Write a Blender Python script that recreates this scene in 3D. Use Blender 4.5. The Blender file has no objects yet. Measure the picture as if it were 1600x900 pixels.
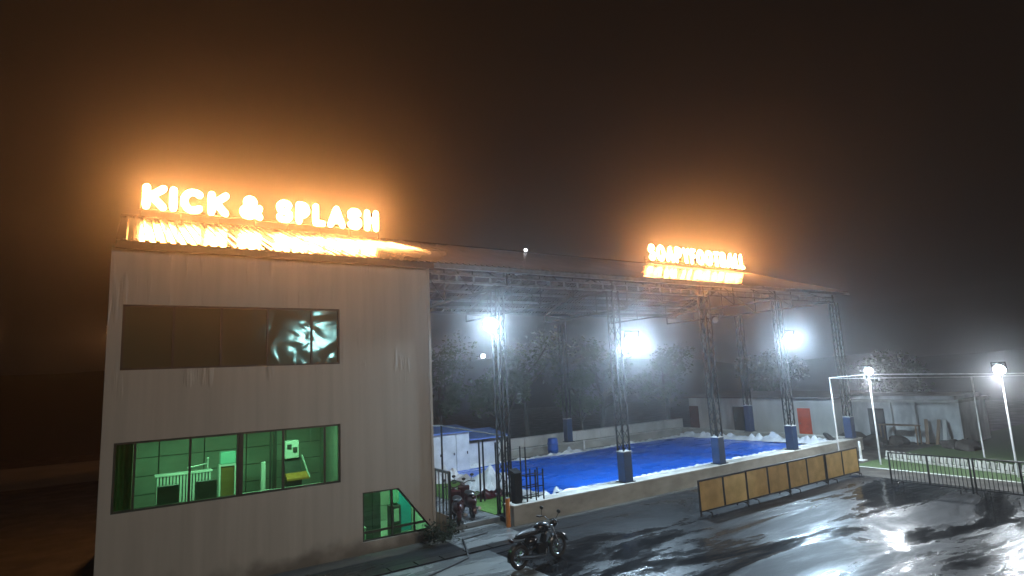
import bpy, bmesh, math, random
from mathutils import Vector, Matrix, noise

random.seed(7)
sc = bpy.context.scene
COL = sc.collection
V = Vector

# ------------------------------------------------------------------ camera
PITCH, ROLL, YAW, CAM_Z = 0.14972, -0.04906, 0.58905, 4.6
F = V((math.sin(YAW) * math.cos(PITCH), math.cos(YAW) * math.cos(PITCH), math.sin(PITCH)))
Rv = V((math.cos(YAW), -math.sin(YAW), 0)); Uv = Rv.cross(F)
c_, s_ = math.cos(ROLL), math.sin(ROLL)
Rr = c_ * Rv + s_ * Uv; Ur = -s_ * Rv + c_ * Uv
cam_data = bpy.data.cameras.new("camera")
cam_data.sensor_width = 36; cam_data.lens = 909 / 1600 * 36
cam_data.clip_start = 0.05; cam_data.clip_end = 1500
cam = bpy.data.objects.new("camera", cam_data); COL.objects.link(cam)
m = Matrix(((Rr.x, Ur.x, -F.x, 0), (Rr.y, Ur.y, -F.y, 0), (Rr.z, Ur.z, -F.z, CAM_Z), (0, 0, 0, 1)))
cam.matrix_world = m
sc.camera = cam

# ------------------------------------------------------------------ night sky, added ambient sun, exposure
SUN_EL, SUN_AZ = math.radians(32), math.radians(150)
w = bpy.data.worlds.new("World"); sc.world = w; w.use_nodes = True
nt = w.node_tree; nt.nodes.clear()
wo = nt.nodes.new("ShaderNodeOutputWorld"); bg = nt.nodes.new("ShaderNodeBackground")
add = nt.nodes.new("ShaderNodeMixRGB"); add.blend_type = 'ADD'; add.inputs[0].default_value = 1
sky = nt.nodes.new("ShaderNodeTexSky"); sky.sky_type = 'NISHITA'; sky.sun_disc = False
sky.sun_elevation = math.radians(-6); sky.sun_rotation = SUN_AZ
add.inputs[2].default_value = (0.052, 0.036, 0.026, 1)     # town glow on low cloud
nt.links.new(sky.outputs[0], add.inputs[1]); nt.links.new(add.outputs[0], bg.inputs[0])
bg.inputs[1].default_value = 0.10
nt.links.new(bg.outputs[0], wo.inputs[0])
sun = bpy.data.lights.new("ambient_sun", 'SUN'); sun.energy = 0.02; sun.angle = math.radians(12); sun.color = (1, .95, .88)  # weak wide sun added as ambient fill
so = bpy.data.objects.new("ambient_sun", sun); COL.objects.link(so)
so.rotation_euler = (math.radians(90) - SUN_EL, 0, math.radians(-30))

sc.view_settings.view_transform = 'Standard'; sc.view_settings.look = 'None'
sc.view_settings.exposure = 0; sc.view_settings.gamma = 1; sc.view_settings.use_curve_mapping = False
cy = sc.cycles
cy.use_denoising = True
try: cy.denoiser = 'OPENIMAGEDENOISE'
except Exception: pass
cy.max_bounces = 6; cy.diffuse_bounces = 2; cy.glossy_bounces = 3; cy.transmission_bounces = 4
cy.transparent_max_bounces = 10; cy.volume_bounces = 0
cy.caustics_reflective = False; cy.caustics_refractive = False
cy.sample_clamp_indirect = 6; cy.sample_clamp_direct = 0

# ------------------------------------------------------------------ materials
MATS = {}
def base_mat(name):
    mt = bpy.data.materials.new(name); mt.use_nodes = True
    MATS[name] = mt
    n = mt.node_tree.nodes; l = mt.node_tree.links
    return mt, n, l, n["Principled BSDF"]
def pm(name, c1, c2=None, scale=3.0, rough=0.6, metal=0.0, bump=0.0, bscale=30.0, stretch=(1, 1, 1), r2=None, detail=5, spec=0.5, lo=.35, hi=.65):
    """principled material with a noise mottled between two colours, and fine relief"""
    mt, n, l, b = base_mat(name)
    b.inputs["Metallic"].default_value = metal; b.inputs["Roughness"].default_value = rough
    b.inputs["Specular IOR Level"].default_value = spec
    geo = n.new("ShaderNodeNewGeometry"); mp = n.new("ShaderNodeMapping")
    mp.inputs["Scale"].default_value = stretch; l.new(geo.outputs["Position"], mp.inputs[0])
    if c2 is None: c2 = tuple(x * .72 for x in c1)
    no = n.new("ShaderNodeTexNoise"); no.inputs["Scale"].default_value = scale; no.inputs["Detail"].default_value = detail
    l.new(mp.outputs[0], no.inputs["Vector"])
    cr = n.new("ShaderNodeValToRGB"); cr.color_ramp.elements[0].position = lo; cr.color_ramp.elements[1].position = hi
    cr.color_ramp.elements[0].color = (*c1, 1); cr.color_ramp.elements[1].color = (*c2, 1)
    l.new(no.outputs["Fac"], cr.inputs[0]); l.new(cr.outputs[0], b.inputs["Base Color"])
    if r2 is not None:
        mr = n.new("ShaderNodeMapRange"); mr.inputs[1].default_value = lo; mr.inputs[2].default_value = hi
        mr.inputs[3].default_value = rough; mr.inputs[4].default_value = r2
        l.new(no.outputs["Fac"], mr.inputs[0]); l.new(mr.outputs[0], b.inputs["Roughness"])
    if bump:
        n2 = n.new("ShaderNodeTexNoise"); n2.inputs["Scale"].default_value = bscale; n2.inputs["Detail"].default_value = 4
        l.new(mp.outputs[0], n2.inputs["Vector"])
        bp = n.new("ShaderNodeBump"); bp.inputs["Strength"].default_value = bump; bp.inputs["Distance"].default_value = .02
        l.new(n2.outputs["Fac"], bp.inputs["Height"]); l.new(bp.outputs[0], b.inputs["Normal"])
    return mt
def em(name, col, strength):
    mt, n, l, b = base_mat(name)
    b.inputs["Base Color"].default_value = (.8, .8, .8, 1)
    b.inputs["Emission Color"].default_value = (*col, 1); b.inputs["Emission Strength"].default_value = strength
    return mt

pm("steel_dark", (.010, .011, .013), (.02, .019, .018), 9, .7, 0, .1, spec=.1)
pm("steel_grey", (.26, .27, .28), (.17, .17, .17), 5, .42, .7, .1)
pm("steel_white", (.7, .7, .69), (.5, .49, .46), 4, .4, 0, .05)
pm("black_metal", (.018, .018, .018), (.035, .03, .027), 8, .38, .3, .1)
pm("blue_paint", (.014, .04, .11), (.011, .03, .08), 5, .4, 0, .1)
pm("yellow_bar", (.66, .45, .17), (.5, .33, .11), 3, .45, 0, .0)
pm("concrete", (.40, .385, .34), (.26, .25, .21), 1.3, .8, 0, .25, 25, (1, 1, 2.2))
pm("concrete_cap", (.58, .57, .52), (.38, .37, .33), 2.2, .7, 0, .2, 25)
pm("plaster", (.72, .71, .66), (.52, .51, .46), .9, .85, 0, .2, 20, (1, 1, .35))
pm("plaster_dirty", (.78, .79, .76), (.34, .34, .33), .75, .85, 0, .2, 20, (1, 1.1, .45), lo=.42, hi=.62)
pm("hut_white", (.62, .63, .64), (.48, .49, .5), 2, .5, 0, .1)
pm("hut_blue", (.18, .28, .62), (.12, .2, .45), 3, .3, .1, .05)
pm("roof_brown", (.12, .10, .08), (.2, .17, .14), 2, .8, 0, .3)
pm("tarp_blue", (.014, .16, .80), (.014, .14, .70), .5, .22, 0, .22, 1.6, (1, 2.2, 1), r2=.34)
pm("tarp_white", (.80, .82, .82), (.62, .65, .68), 1.6, .42, 0, .4, 7)
pm("turf", (.065, .105, .03), (.04, .07, .02), 9, .9, 0, .7, 120)
pm("mat_green", (.13, .27, .05), (.08, .17, .03), 7, .8, 0, .6, 90)
pm("dirt", (.05, .042, .03), (.025, .021, .016), 1.1, .55, 0, .5, 9, r2=.9)
pm("paint_white", (.8, .8, .78), (.6, .6, .56), 6, .5, 0, .1)
pm("rubber", (.015, .015, .015), (.024, .023, .022), 20, .7, 0, .1)
pm("chrome", (.4, .4, .42), (.3, .3, .31), 10, .3, 1, 0)
pm("bike_black", (.012, .012, .013), (.022, .02, .02), 10, .22, 0, 0)
pm("bike_red", (.045, .008, .008), (.028, .006, .007), 6, .3, 0, 0)
pm("seat_vinyl", (.02, .019, .018), (.035, .032, .03), 12, .45, 0, .1)
pm("orange_paint", (.72, .26, .05), (.55, .18, .03), 6, .5, 0, 0)
pm("red_paint", (.85, .11, .03), (.7, .08, .02), 3, .45, 0, .05)
pm("door_red_dark", (.14, .035, .03), (.09, .025, .022), 3, .6, 0, .1)
pm("door_black", (.03, .034, .036), (.05, .05, .05), 3, .5, 0, .1)
pm("barrel_blue", (.02, .10, .40), (.015, .07, .3), 3, .35, 0, .05)
pm("bark", (.06, .045, .03), (.035, .027, .02), 6, .9, 0, .8, 14, (3, 3, .6))
pm("leaf_a", (.05, .08, .03), (.03, .05, .02), 1.2, .8, 0, 0, spec=.1)
pm("leaf_b", (.075, .11, .04), (.04, .065, .025), 1.2, .8, 0, 0, spec=.1)
pm("leaf_dark", (.014, .02, .009), (.008, .012, .006), 1.2, .8, 0, 0, spec=.1)
pm("hill", (.012, .016, .01), (.022, .02, .014), .12, .95, 0, .6, 1.5)
pm("road_pale", (.24, .225, .19), (.16, .15, .125), .5, .45, 0, .3, 12)
pm("wood", (.22, .13, .06), (.14, .08, .035), 3, .6, 0, .2, 20, (1, 1, .2))
pm("room_wall", (.36, .38, .33), (.30, .31, .27), 1.5, .6, 0, .05)
pm("room_floor", (.42, .43, .38), (.32, .33, .3), 2, .35, 0, 0)
pm("room_white", (.85, .86, .82), (.72, .73, .7), 3, .45, 0, 0)
pm("room_dark", (.06, .065, .06), (.04, .042, .04), 3, .5, 0, 0)
pm("room_brown", (.30, .17, .06), (.2, .11, .04), 2.5, .5, 0, 0)
pm("room_orange", (.75, .34, .08), (.6, .22, .05), 9, .5, 0, 0)
pm("room_teal", (.04, .45, .58), (.03, .36, .48), 3, .4, 0, 0)
pm("curtain", (.55, .48, .34), (.36, .31, .2), 5, .85, 0, .3, 12, (5, 5, .3))
pm("frame_dark", (.03, .034, .026), (.05, .052, .04), 6, .45, .3, 0)
pm("frame_brown", (.055, .036, .024), (.04, .028, .02), 6, .5, .2, 0)
pm("jug", (.35, .7, .6), (.3, .62, .52), 3, .2, 0, 0)
em("letter_face", (1.0, .39, .11), 235)
em("letter_return", (1.0, .24, .02), 1.3)
em("flood_lens", (.55, .79, 1.0), 260)
em("flood_lens_small", (.9, .96, 1.0), 40)
em("cage_lens", (.75, .9, 1.0), 200)
em("yard_lens", (.25, .85, 1.0), 14)
em("glow_lens", (1, .6, .3), 3)
em("ridge_lamp", (.9, .92, 1.0), 6)
em("room_lamp", (1, .98, .92), 10)

# roof sheets: wet, colour coated steel
mt = pm("roof_sheet", (.06, .058, .062), (.04, .039, .042), 1.6, .15, .0, 0, 5, (1, .5, .5), r2=.22)
pm("roof_under", (.34, .345, .35), (.25, .255, .26), 1.6, .5, .3, .1)

# front wall: taut printed-sheet cladding with rain streaks and hanging folds
mt, n, l, b = base_mat("wall_sheet")
geo = n.new("ShaderNodeNewGeometry")
mp = n.new("ShaderNodeMapping"); mp.inputs["Scale"].default_value = (3.4, 1, .16); l.new(geo.outputs["Position"], mp.inputs[0])
n1 = n.new("ShaderNodeTexNoise"); n1.inputs["Scale"].default_value = 1.5; n1.inputs["Detail"].default_value = 6; l.new(mp.outputs[0], n1.inputs["Vector"])
cr = n.new("ShaderNodeValToRGB"); cr.color_ramp.elements[0].position = .3; cr.color_ramp.elements[1].position = .7
cr.color_ramp.elements[0].color = (.40, .365, .315, 1); cr.color_ramp.elements[1].color = (.47, .43, .375, 1)
l.new(n1.outputs["Fac"], cr.inputs[0])
sepd = n.new("ShaderNodeSeparateXYZ"); l.new(geo.outputs["Position"], sepd.inputs[0])
nd = n.new("ShaderNodeTexNoise"); nd.inputs["Scale"].default_value = 1.1; nd.inputs["Detail"].default_value = 6; l.new(geo.outputs["Position"], nd.inputs["Vector"])
ad = n.new("ShaderNodeMath"); ad.operation = 'MULTIPLY_ADD'; ad.inputs[1].default_value = 1.5; l.new(nd.outputs["Fac"], ad.inputs[0]); ad.inputs[2].default_value = -.45
sb = n.new("ShaderNodeMath"); sb.operation = 'SUBTRACT'; l.new(ad.outputs[0], sb.inputs[0]); l.new(sepd.outputs[2], sb.inputs[1])
dm = n.new("ShaderNodeMapRange"); dm.interpolation_type = 'SMOOTHSTEP'; dm.inputs[1].default_value = -.25; dm.inputs[2].default_value = .35; dm.inputs[4].default_value = .8; l.new(sb.outputs[0], dm.inputs[0])
mxd = n.new("ShaderNodeMixRGB"); mxd.inputs[2].default_value = (.10, .085, .065, 1); l.new(dm.outputs[0], mxd.inputs[0]); l.new(cr.outputs[0], mxd.inputs[1])
l.new(mxd.outputs[0], b.inputs["Base Color"])
b.inputs["Roughness"].default_value = .48
mp2 = n.new("ShaderNodeMapping"); mp2.inputs["Scale"].default_value = (2.6, 1, .22); l.new(geo.outputs["Position"], mp2.inputs[0])
n2 = n.new("ShaderNodeTexNoise"); n2.inputs["Scale"].default_value = 1.7; n2.inputs["Detail"].default_value = 3; l.new(mp2.outputs[0], n2.inputs["Vector"])
n3 = n.new("ShaderNodeTexNoise"); n3.inputs["Scale"].default_value = .8; n3.inputs["Detail"].default_value = 2; l.new(geo.outputs["Position"], n3.inputs["Vector"])
sep = n.new("ShaderNodeSeparateXYZ"); l.new(geo.outputs["Position"], sep.inputs[0])
mr = n.new("ShaderNodeMapRange"); mr.inputs[1].default_value = 3.2; mr.inputs[2].default_value = 5.0; l.new(sep.outputs[2], mr.inputs[0])
mu = n.new("ShaderNodeMath"); mu.operation = 'MULTIPLY'; l.new(n3.outputs["Fac"], mu.inputs[0]); l.new(mr.outputs[0], mu.inputs[1])
mu2 = n.new("ShaderNodeMath"); mu2.operation = 'MULTIPLY'; l.new(n2.outputs["Fac"], mu2.inputs[0]); l.new(mu.outputs[0], mu2.inputs[1])
bp = n.new("ShaderNodeBump"); bp.inputs["Strength"].default_value = .45; bp.inputs["Distance"].default_value = .03
fold = n.new("ShaderNodeMapRange"); fold.interpolation_type = 'SMOOTHSTEP'; fold.inputs[1].default_value = .27; fold.inputs[2].default_value = .40
l.new(mu2.outputs[0], fold.inputs[0])
l.new(fold.outputs[0], bp.inputs["Height"]); l.new(bp.outputs[0], b.inputs["Normal"])

# wet asphalt: standing water between rough, slightly raised patches
def wet(name, dry, water, sx=.30, cut=(.42, .58), rd=.5, rw=.13):
    mt, n, l, b = base_mat(name)
    geo = n.new("ShaderNodeNewGeometry"); mp = n.new("ShaderNodeMapping")
    mp.inputs["Scale"].default_value = (.45, 1.5, 1); mp.inputs["Rotation"].default_value = (0, 0, .6)
    l.new(geo.outputs["Position"], mp.inputs[0])
    a = n.new("ShaderNodeTexNoise"); a.inputs["Scale"].default_value = sx; a.inputs["Detail"].default_value = 9; a.inputs["Roughness"].default_value = .68
    a.inputs["Distortion"].default_value = .6
    l.new(mp.outputs[0], a.inputs["Vector"])
    r = n.new("ShaderNodeMapRange"); r.inputs[1].default_value = cut[0]; r.inputs[2].default_value = cut[1]; r.interpolation_type = 'SMOOTHSTEP'
    l.new(a.outputs["Fac"], r.inputs[0])
    mx = n.new("ShaderNodeMixRGB"); mx.inputs[1].default_value = (*water, 1); mx.inputs[2].default_value = (*dry, 1); l.new(r.outputs[0], mx.inputs[0])
    l.new(mx.outputs[0], b.inputs["Base Color"])
    sp = n.new("ShaderNodeMapRange"); sp.inputs[3].default_value = .36; sp.inputs[4].default_value = .12; l.new(r.outputs[0], sp.inputs[0]); l.new(sp.outputs[0], b.inputs["Specular IOR Level"])
    rr = n.new("ShaderNodeMapRange"); rr.inputs[3].default_value = rw; rr.inputs[4].default_value = rd; l.new(r.outputs[0], rr.inputs[0]); l.new(rr.outputs[0], b.inputs["Roughness"])
    f1 = n.new("ShaderNodeTexNoise"); f1.inputs["Scale"].default_value = 55; f1.inputs["Detail"].default_value = 3; l.new(geo.outputs["Position"], f1.inputs["Vector"])
    f2 = n.new("ShaderNodeTexNoise"); f2.inputs["Scale"].default_value = 2.2; f2.inputs["Detail"].default_value = 3; l.new(mp.outputs[0], f2.inputs["Vector"])
    rb = n.new("ShaderNodeMapRange"); rb.inputs[3].default_value = .6; rb.inputs[4].default_value = 1; l.new(r.outputs[0], rb.inputs[0])
    m1 = n.new("ShaderNodeMath"); m1.operation = 'MULTIPLY'; l.new(f1.outputs["Fac"], m1.inputs[0]); l.new(r.outputs[0], m1.inputs[1])
    b1 = n.new("ShaderNodeBump"); b1.inputs["Strength"].default_value = .5; b1.inputs["Distance"].default_value = .012; l.new(m1.outputs[0], b1.inputs["Height"])
    b2 = n.new("ShaderNodeBump"); b2.inputs["Strength"].default_value = .5; b2.inputs["Distance"].default_value = .04; m2 = n.new("ShaderNodeMath"); m2.operation = 'MULTIPLY'; l.new(f2.outputs["Fac"], m2.inputs[0]); l.new(rb.outputs[0], m2.inputs[1]); l.new(m2.outputs[0], b2.inputs["Height"]); l.new(b1.outputs[0], b2.inputs["Normal"])
    l.new(b2.outputs[0], b.inputs["Normal"])
    return mt
wet("asphalt_wet", (.020, .020, .021), (.010, .010, .011))
wet("concrete_wet", (.20, .205, .20), (.11, .115, .115), .8, (.4, .6), .4, .12)

def glass(name, tint, rough, refl, film=None):
    """thin tinted pane: tinted transmission under a glossy coat; film = wavy relief"""
    mt = bpy.data.materials.new(name); mt.use_nodes = True; MATS[name] = mt
    n = mt.node_tree.nodes; l = mt.node_tree.links; n.clear()
    o = n.new("ShaderNodeOutputMaterial"); t = n.new("ShaderNodeBsdfTransparent"); g = n.new("ShaderNodeBsdfGlossy")
    t.inputs[0].default_value = (*tint, 1); g.inputs["Roughness"].default_value = rough; g.inputs[0].default_value = (1, 1, 1, 1)
    fr = n.new("ShaderNodeFresnel"); fr.inputs[0].default_value = refl; mx = n.new("ShaderNodeMixShader")
    l.new(fr.outputs[0], mx.inputs[0]); l.new(t.outputs[0], mx.inputs[1]); l.new(g.outputs[0], mx.inputs[2])
    if film:
        geo = n.new("ShaderNodeNewGeometry"); no = n.new("ShaderNodeTexNoise"); no.inputs["Scale"].default_value = film[0]; no.inputs["Detail"].default_value = 1.5
        no.inputs["Distortion"].default_value = .8
        l.new(geo.outputs["Position"], no.inputs["Vector"])
        bp = n.new("ShaderNodeBump"); bp.inputs["Strength"].default_value = film[1]; bp.inputs["Distance"].default_value = .05
        l.new(no.outputs["Fac"], bp.inputs["Height"]); l.new(bp.outputs[0], g.inputs["Normal"]); l.new(bp.outputs[0], fr.inputs["Normal"])
    l.new(mx.outputs[0], o.inputs[0])
    return mt
glass("glass_green", (.13, .44, .22), .03, 1.45)
mt = glass("glass_film", (.10, .10, .06), .08, 1.6, (1.3, .44))
n = mt.node_tree.nodes; l = mt.node_tree.links
ms = [x for x in n if x.type == 'MIX_SHADER'][0]; df = n.new("ShaderNodeBsdfDiffuse"); df.inputs[0].default_value = (.125, .12, .07, 1)
m2 = n.new("ShaderNodeMixShader"); m2.inputs[0].default_value = .75
[x for x in n if x.type == 'BSDF_GLOSSY'][0].inputs[0].default_value = (.20, .50, .56, 1)
tr = [x for x in n if x.type == 'BSDF_TRANSPARENT'][0]
l.new(tr.outputs[0], m2.inputs[1]); l.new(df.outputs[0], m2.inputs[2]); l.new(m2.outputs[0], ms.inputs[1])

# ------------------------------------------------------------------ mesh helpers
class MB:
    def __init__(s): s.v = []; s.f = []
    def add(s, vs, fs):
        o = len(s.v); s.v += [tuple(x) for x in vs]; s.f += [tuple(i + o for i in f) for f in fs]; return s
    def box(s, a, b):
        x0, y0, z0 = a; x1, y1, z1 = b
        return s.add([(x0, y0, z0), (x1, y0, z0), (x1, y1, z0), (x0, y1, z0), (x0, y0, z1), (x1, y0, z1), (x1, y1, z1), (x0, y1, z1)],
                     [(3, 2, 1, 0), (4, 5, 6, 7), (0, 1, 5, 4), (1, 2, 6, 5), (2, 3, 7, 6), (3, 0, 4, 7)])
    def beam(s, p, q, w_, h_=None, up=V((0, 0, 1))):
        p, q = V(p), V(q); h_ = h_ or w_; d = (q - p).normalized()
        if abs(d.dot(up)) > .98: up = V((0, 1, 0))
        a = d.cross(up).normalized(); b = a.cross(d)
        a *= w_ / 2; b *= h_ / 2
        vs = [p - a - b, p + a - b, p + a + b, p - a + b, q - a - b, q + a - b, q + a + b, q - a + b]
        return s.add(vs, [(3, 2, 1, 0), (4, 5, 6, 7), (0, 1, 5, 4), (1, 2, 6, 5), (2, 3, 7, 6), (3, 0, 4, 7)])
    def tube(s, p, q, r0, r1=None, n=8):
        p, q = V(p), V(q); r1 = r0 if r1 is None else r1; d = (q - p).normalized()
        a = d.orthogonal().normalized(); b = d.cross(a)
        vs = []
        for c, r in ((p, r0), (q, r1)):
            for i in range(n):
                t = 2 * math.pi * i / n; vs.append(c + a * math.cos(t) * r + b * math.sin(t) * r)
        return s.add(vs, [(i, (i + 1) % n, n + (i + 1) % n, n + i) for i in range(n)] + [tuple(range(n))[::-1], tuple(range(n, 2 * n))])
    def path(s, pts, r, n=7):
        pts = [V(p) for p in pts]; rs = r if isinstance(r, (list, tuple)) else [r] * len(pts); rings = []
        a = None
        for i, p in enumerate(pts):
            d = (pts[min(i + 1, len(pts) - 1)] - pts[max(i - 1, 0)]).normalized()
            a = d.orthogonal().normalized() if a is None else (a - d * a.dot(d)).normalized()
            b = d.cross(a); rings.append([p + a * math.cos(2 * math.pi * k / n) * rs[i] + b * math.sin(2 * math.pi * k / n) * rs[i] for k in range(n)])
        fs = []
        for i in range(len(pts) - 1):
            for k in range(n): fs.append((i * n + k, i * n + (k + 1) % n, (i + 1) * n + (k + 1) % n, (i + 1) * n + k))
        fs += [tuple(range(n))[::-1], tuple(range((len(pts) - 1) * n, len(pts) * n))]
        return s.add([v for r_ in rings for v in r_], fs)
    def torus(s, c, axis, R, r, n=22, k=8):
        c, axis = V(c), V(axis).normalized(); a = axis.orthogonal().normalized(); b = axis.cross(a); vs = []; fs = []
        for i in range(n):
            t = 2 * math.pi * i / n; d = a * math.cos(t) + b * math.sin(t)
            for j in range(k):
                u = 2 * math.pi * j / k; vs.append(c + d * (R + r * math.cos(u)) + axis * r * math.sin(u))
        for i in range(n):
            for j in range(k): fs.append((i * k + j, ((i + 1) % n) * k + j, ((i + 1) % n) * k + (j + 1) % k, i * k + (j + 1) % k))
        return s.add(vs, fs)
    def ell(s, c, r, rot=None, n=14, k=8):
        c = V(c); vs = []; fs = []
        for j in range(k + 1):
            ph = math.pi * j / k
            for i in range(n):
                t = 2 * math.pi * i / n
                p = V((math.sin(ph) * math.cos(t) * r[0], math.sin(ph) * math.sin(t) * r[1], math.cos(ph) * r[2]))
                if rot is not None: p = rot @ p
                vs.append(c + p)
        for j in range(k):
            for i in range(n): fs.append((j * n + i, (j + 1) * n + i, (j + 1) * n + (i + 1) % n, j * n + (i + 1) % n))
        return s.add(vs, fs)
    def prism(s, pts, d):
        """polygon pts (3D, planar) swept along vector d"""
        n = len(pts); d = V(d); vs = [V(p) for p in pts] + [V(p) + d for p in pts]
        return s.add(vs, [tuple(range(n)), tuple(range(n, 2 * n))[::-1]] + [(i, i + n, (i + 1) % n + n, (i + 1) % n) for i in range(n)])
    def mesh(s, name, mat, smooth=False, bevel=0, fix=True):
        me = bpy.data.meshes.new(name); me.from_pydata(s.v, [], s.f)
        bm = bmesh.new(); bm.from_mesh(me)
        if fix: bmesh.ops.remove_doubles(bm, verts=bm.verts, dist=1e-5); bmesh.ops.recalc_face_normals(bm, faces=bm.faces)
        if bevel: bmesh.ops.bevel(bm, geom=[e for e in bm.edges if e.is_manifold and e.calc_face_angle(0) > .6], offset=bevel, segments=1, affect='EDGES')
        bm.to_mesh(me); bm.free()
        if smooth:
            me.polygons.foreach_set("use_smooth", [True] * len(me.polygons))
            me.set_sharp_from_angle(angle=math.radians(40))
        me.materials.append(MATS[mat]); return me

def tag(o, label=None, cat=None, group=None, kind=None):
    if label: o["label"] = label
    if cat: o["category"] = cat
    if group: o["group"] = group
    if kind: o["kind"] = kind
    return o
def root(name, loc, label, cat, group=None, rz=0):
    o = bpy.data.objects.new(name, None); COL.objects.link(o); o.location = loc; o.rotation_euler = (0, 0, rz)
    o.empty_display_size = .2
    return tag(o, label, cat, group)
def wmat(o):
    mm = Matrix.Translation(o.location) @ o.rotation_euler.to_matrix().to_4x4()
    if o.parent: return wmat(o.parent) @ o.matrix_parent_inverse @ mm
    return mm
def put(name, me, parent=None, world=True, loc=None, rot=None):
    """link a mesh; world=True: its vertices are world coordinates even under a parent"""
    o = bpy.data.objects.new(name, me); COL.objects.link(o)
    if loc is not None: o.location = loc
    if rot is not None: o.rotation_euler = rot
    if parent:
        o.parent = parent
        if world: o.matrix_parent_inverse = wmat(parent).inverted()
    return o
def part(name, mb, mat, parent, world=True, **k): return put(name, mb.mesh(name, mat, **k), parent, world)
def solo(name, mb, mat, label=None, cat=None, group=None, kind=None, **k):
    """a thing (or piece of setting) that is one mesh; origin at its base centre"""
    me = mb.mesh(name, mat, **k); cs = [v.co for v in me.vertices]
    c = V(((min(p.x for p in cs) + max(p.x for p in cs)) / 2, (min(p.y for p in cs) + max(p.y for p in cs)) / 2, min(p.z for p in cs)))
    me.transform(Matrix.Translation(-c)); o = put(name, me, None, loc=c)
    return tag(o, label, cat, group, kind)
def copy_tree(o, parent=None):
    c = o.copy(); COL.objects.link(c); c.parent = parent
    for ch in [x for x in bpy.data.objects if x.parent == o]: copy_tree(ch, c)
    return c

# ------------------------------------------------------------------ ground and terrain
def sheet(name, x0, x1, y0, y1, z, mat, **k):
    return solo(name, MB().add([(x0, y0, z), (x1, y0, z), (x1, y1, z), (x0, y1, z)], [(0, 1, 2, 3)]), mat, kind="structure", **k)
sheet("ground", -190, 240, -90, 290, 0, "dirt")
sheet("yard", -60, 24.7, -60, 15.6, .004, "asphalt_wet")
sheet("dirt_strip", 24.702, 26.6, -40, 14.6, .006, "dirt")
sheet("forecourt", 7.9, 10.0, 14.75, 16.6, .010, "concrete_wet")
sheet("pavement", 5.2, 8.35, 11.4, 14.25, .010, "concrete_wet")
sheet("side_road", -60, -.6, 40.5, 53, .006, "road_pale")
mb = MB()                                                        # raised line of the turf pitch
sheet("turf_pitch", 26.6, 60, -40, 13.9, .008, "turf")
solo("pitch_line", MB().add([(26.62, 14, .014), (26.35, 1, .014), (26.47, 1, .014), (26.74, 14, .014)], [(0, 1, 2, 3)]), "paint_white", kind="structure")
sheet("pool_deck", 10.3, 31.4, 16.25, 27.4, .15, "concrete_wet")

def hills(name, pts, h0, depth, seed):
    mb = MB(); n = len(pts); k = 7; vs = []; fs = []
    for i, (x, y, dx, dy) in enumerate(pts):
        for j in range(k):
            t = j / (k - 1); hh = h0 * math.sin(t * math.pi / 2) * (0.75 + .5 * noise.noise(V((x * .03, y * .03, seed)))) + .8 * noise.noise(V((x * .1, y * .1, t * 3 + seed))) * t
            vs.append((x + dx * depth * t, y + dy * depth * t, hh - .3 * (1 - t)))
    for i in range(n - 1):
        for j in range(k - 1): fs.append((i * k + j, (i + 1) * k + j, (i + 1) * k + j + 1, i * k + j + 1))
    mb.add(vs, fs); return solo(name, mb, "hill", kind="structure", smooth=True)
hills("hillside", [(-120 + i * 8, 62 + 6 * math.sin(i * .7), 0, 1) for i in range(32)], 11, 60, 3)
hills("hillside_slope", [(72 + 4 * math.sin(i), 125 - i * 9, 1, 0) for i in range(22)], 7, 60, 9)

# ------------------------------------------------------------------ two-storey sign building
BX0, BX1, BY, BH, BYB = -.38, 7.75, 16.27, 8.05, 22.5
bld = root("sign_building", (3.7, BY, 0), "grey sheet-clad two-storey building under the glowing large sign", "building")
W1 = (-.1, 4.99, 5.16, 6.70); W2 = (-.14, 5.0, 1.98, 3.53)
SW = [(5.6, .32), (7.70, .31), (6.66, 1.6), (5.6, 1.62)]
def wall_with_holes(name, outer, holes, y, parent, mat, depth):
    bm = bmesh.new()
    loops = [outer] + holes
    for lp in loops:
        vs = [bm.verts.new((x, y, z)) for x, z in lp]
        for i in range(len(vs)): bm.edges.new((vs[i], vs[(i + 1) % len(vs)]))
    bmesh.ops.triangle_fill(bm, use_beauty=True, use_dissolve=False, edges=list(bm.edges))
    for f in bm.faces:
        if f.normal.y > 0: f.normal_flip()
    for lp in holes:
        n = len(lp)
        for i in range(n):
            (x0, z0), (x1, z1) = lp[i], lp[(i + 1) % n]
            bm.faces.new([bm.verts.new(p) for p in ((x0, y, z0), (x1, y, z1), (x1, y + depth, z1), (x0, y + depth, z0))])
    me = bpy.data.meshes.new(name); bm.to_mesh(me); bm.free(); me.materials.append(MATS[mat])
    return put(name, me, parent)
rect = lambda r: [(r[0], r[2]), (r[1], r[2]), (r[1], r[3]), (r[0], r[3])]
wall_with_holes("front_wall", [(BX0, -.05), (BX1, -.05), (BX1, BH), (BX0, BH)], [rect(W1), rect(W2), SW], BY, bld, "wall_sheet", .16)
part("side_wall", MB().box((BX0, BY + .16, -.05), (BX0 + .15, BYB, BH)), "plaster", bld)
part("side_wall", MB().box((BX1 - .12, BY + .004, -.05), (BX1 - .004, BYB, BH)), "plaster", bld)
part("back_wall", MB().box((BX0 + .15, BYB - .2, -.05), (BX1 - .15, BYB, BH)), "plaster", bld)
part("corner_trim", MB().box((BX1 - .05, BY - .03, 0), (BX1 + .03, BY + .03, BH)), "wall_sheet", bld)
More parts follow.
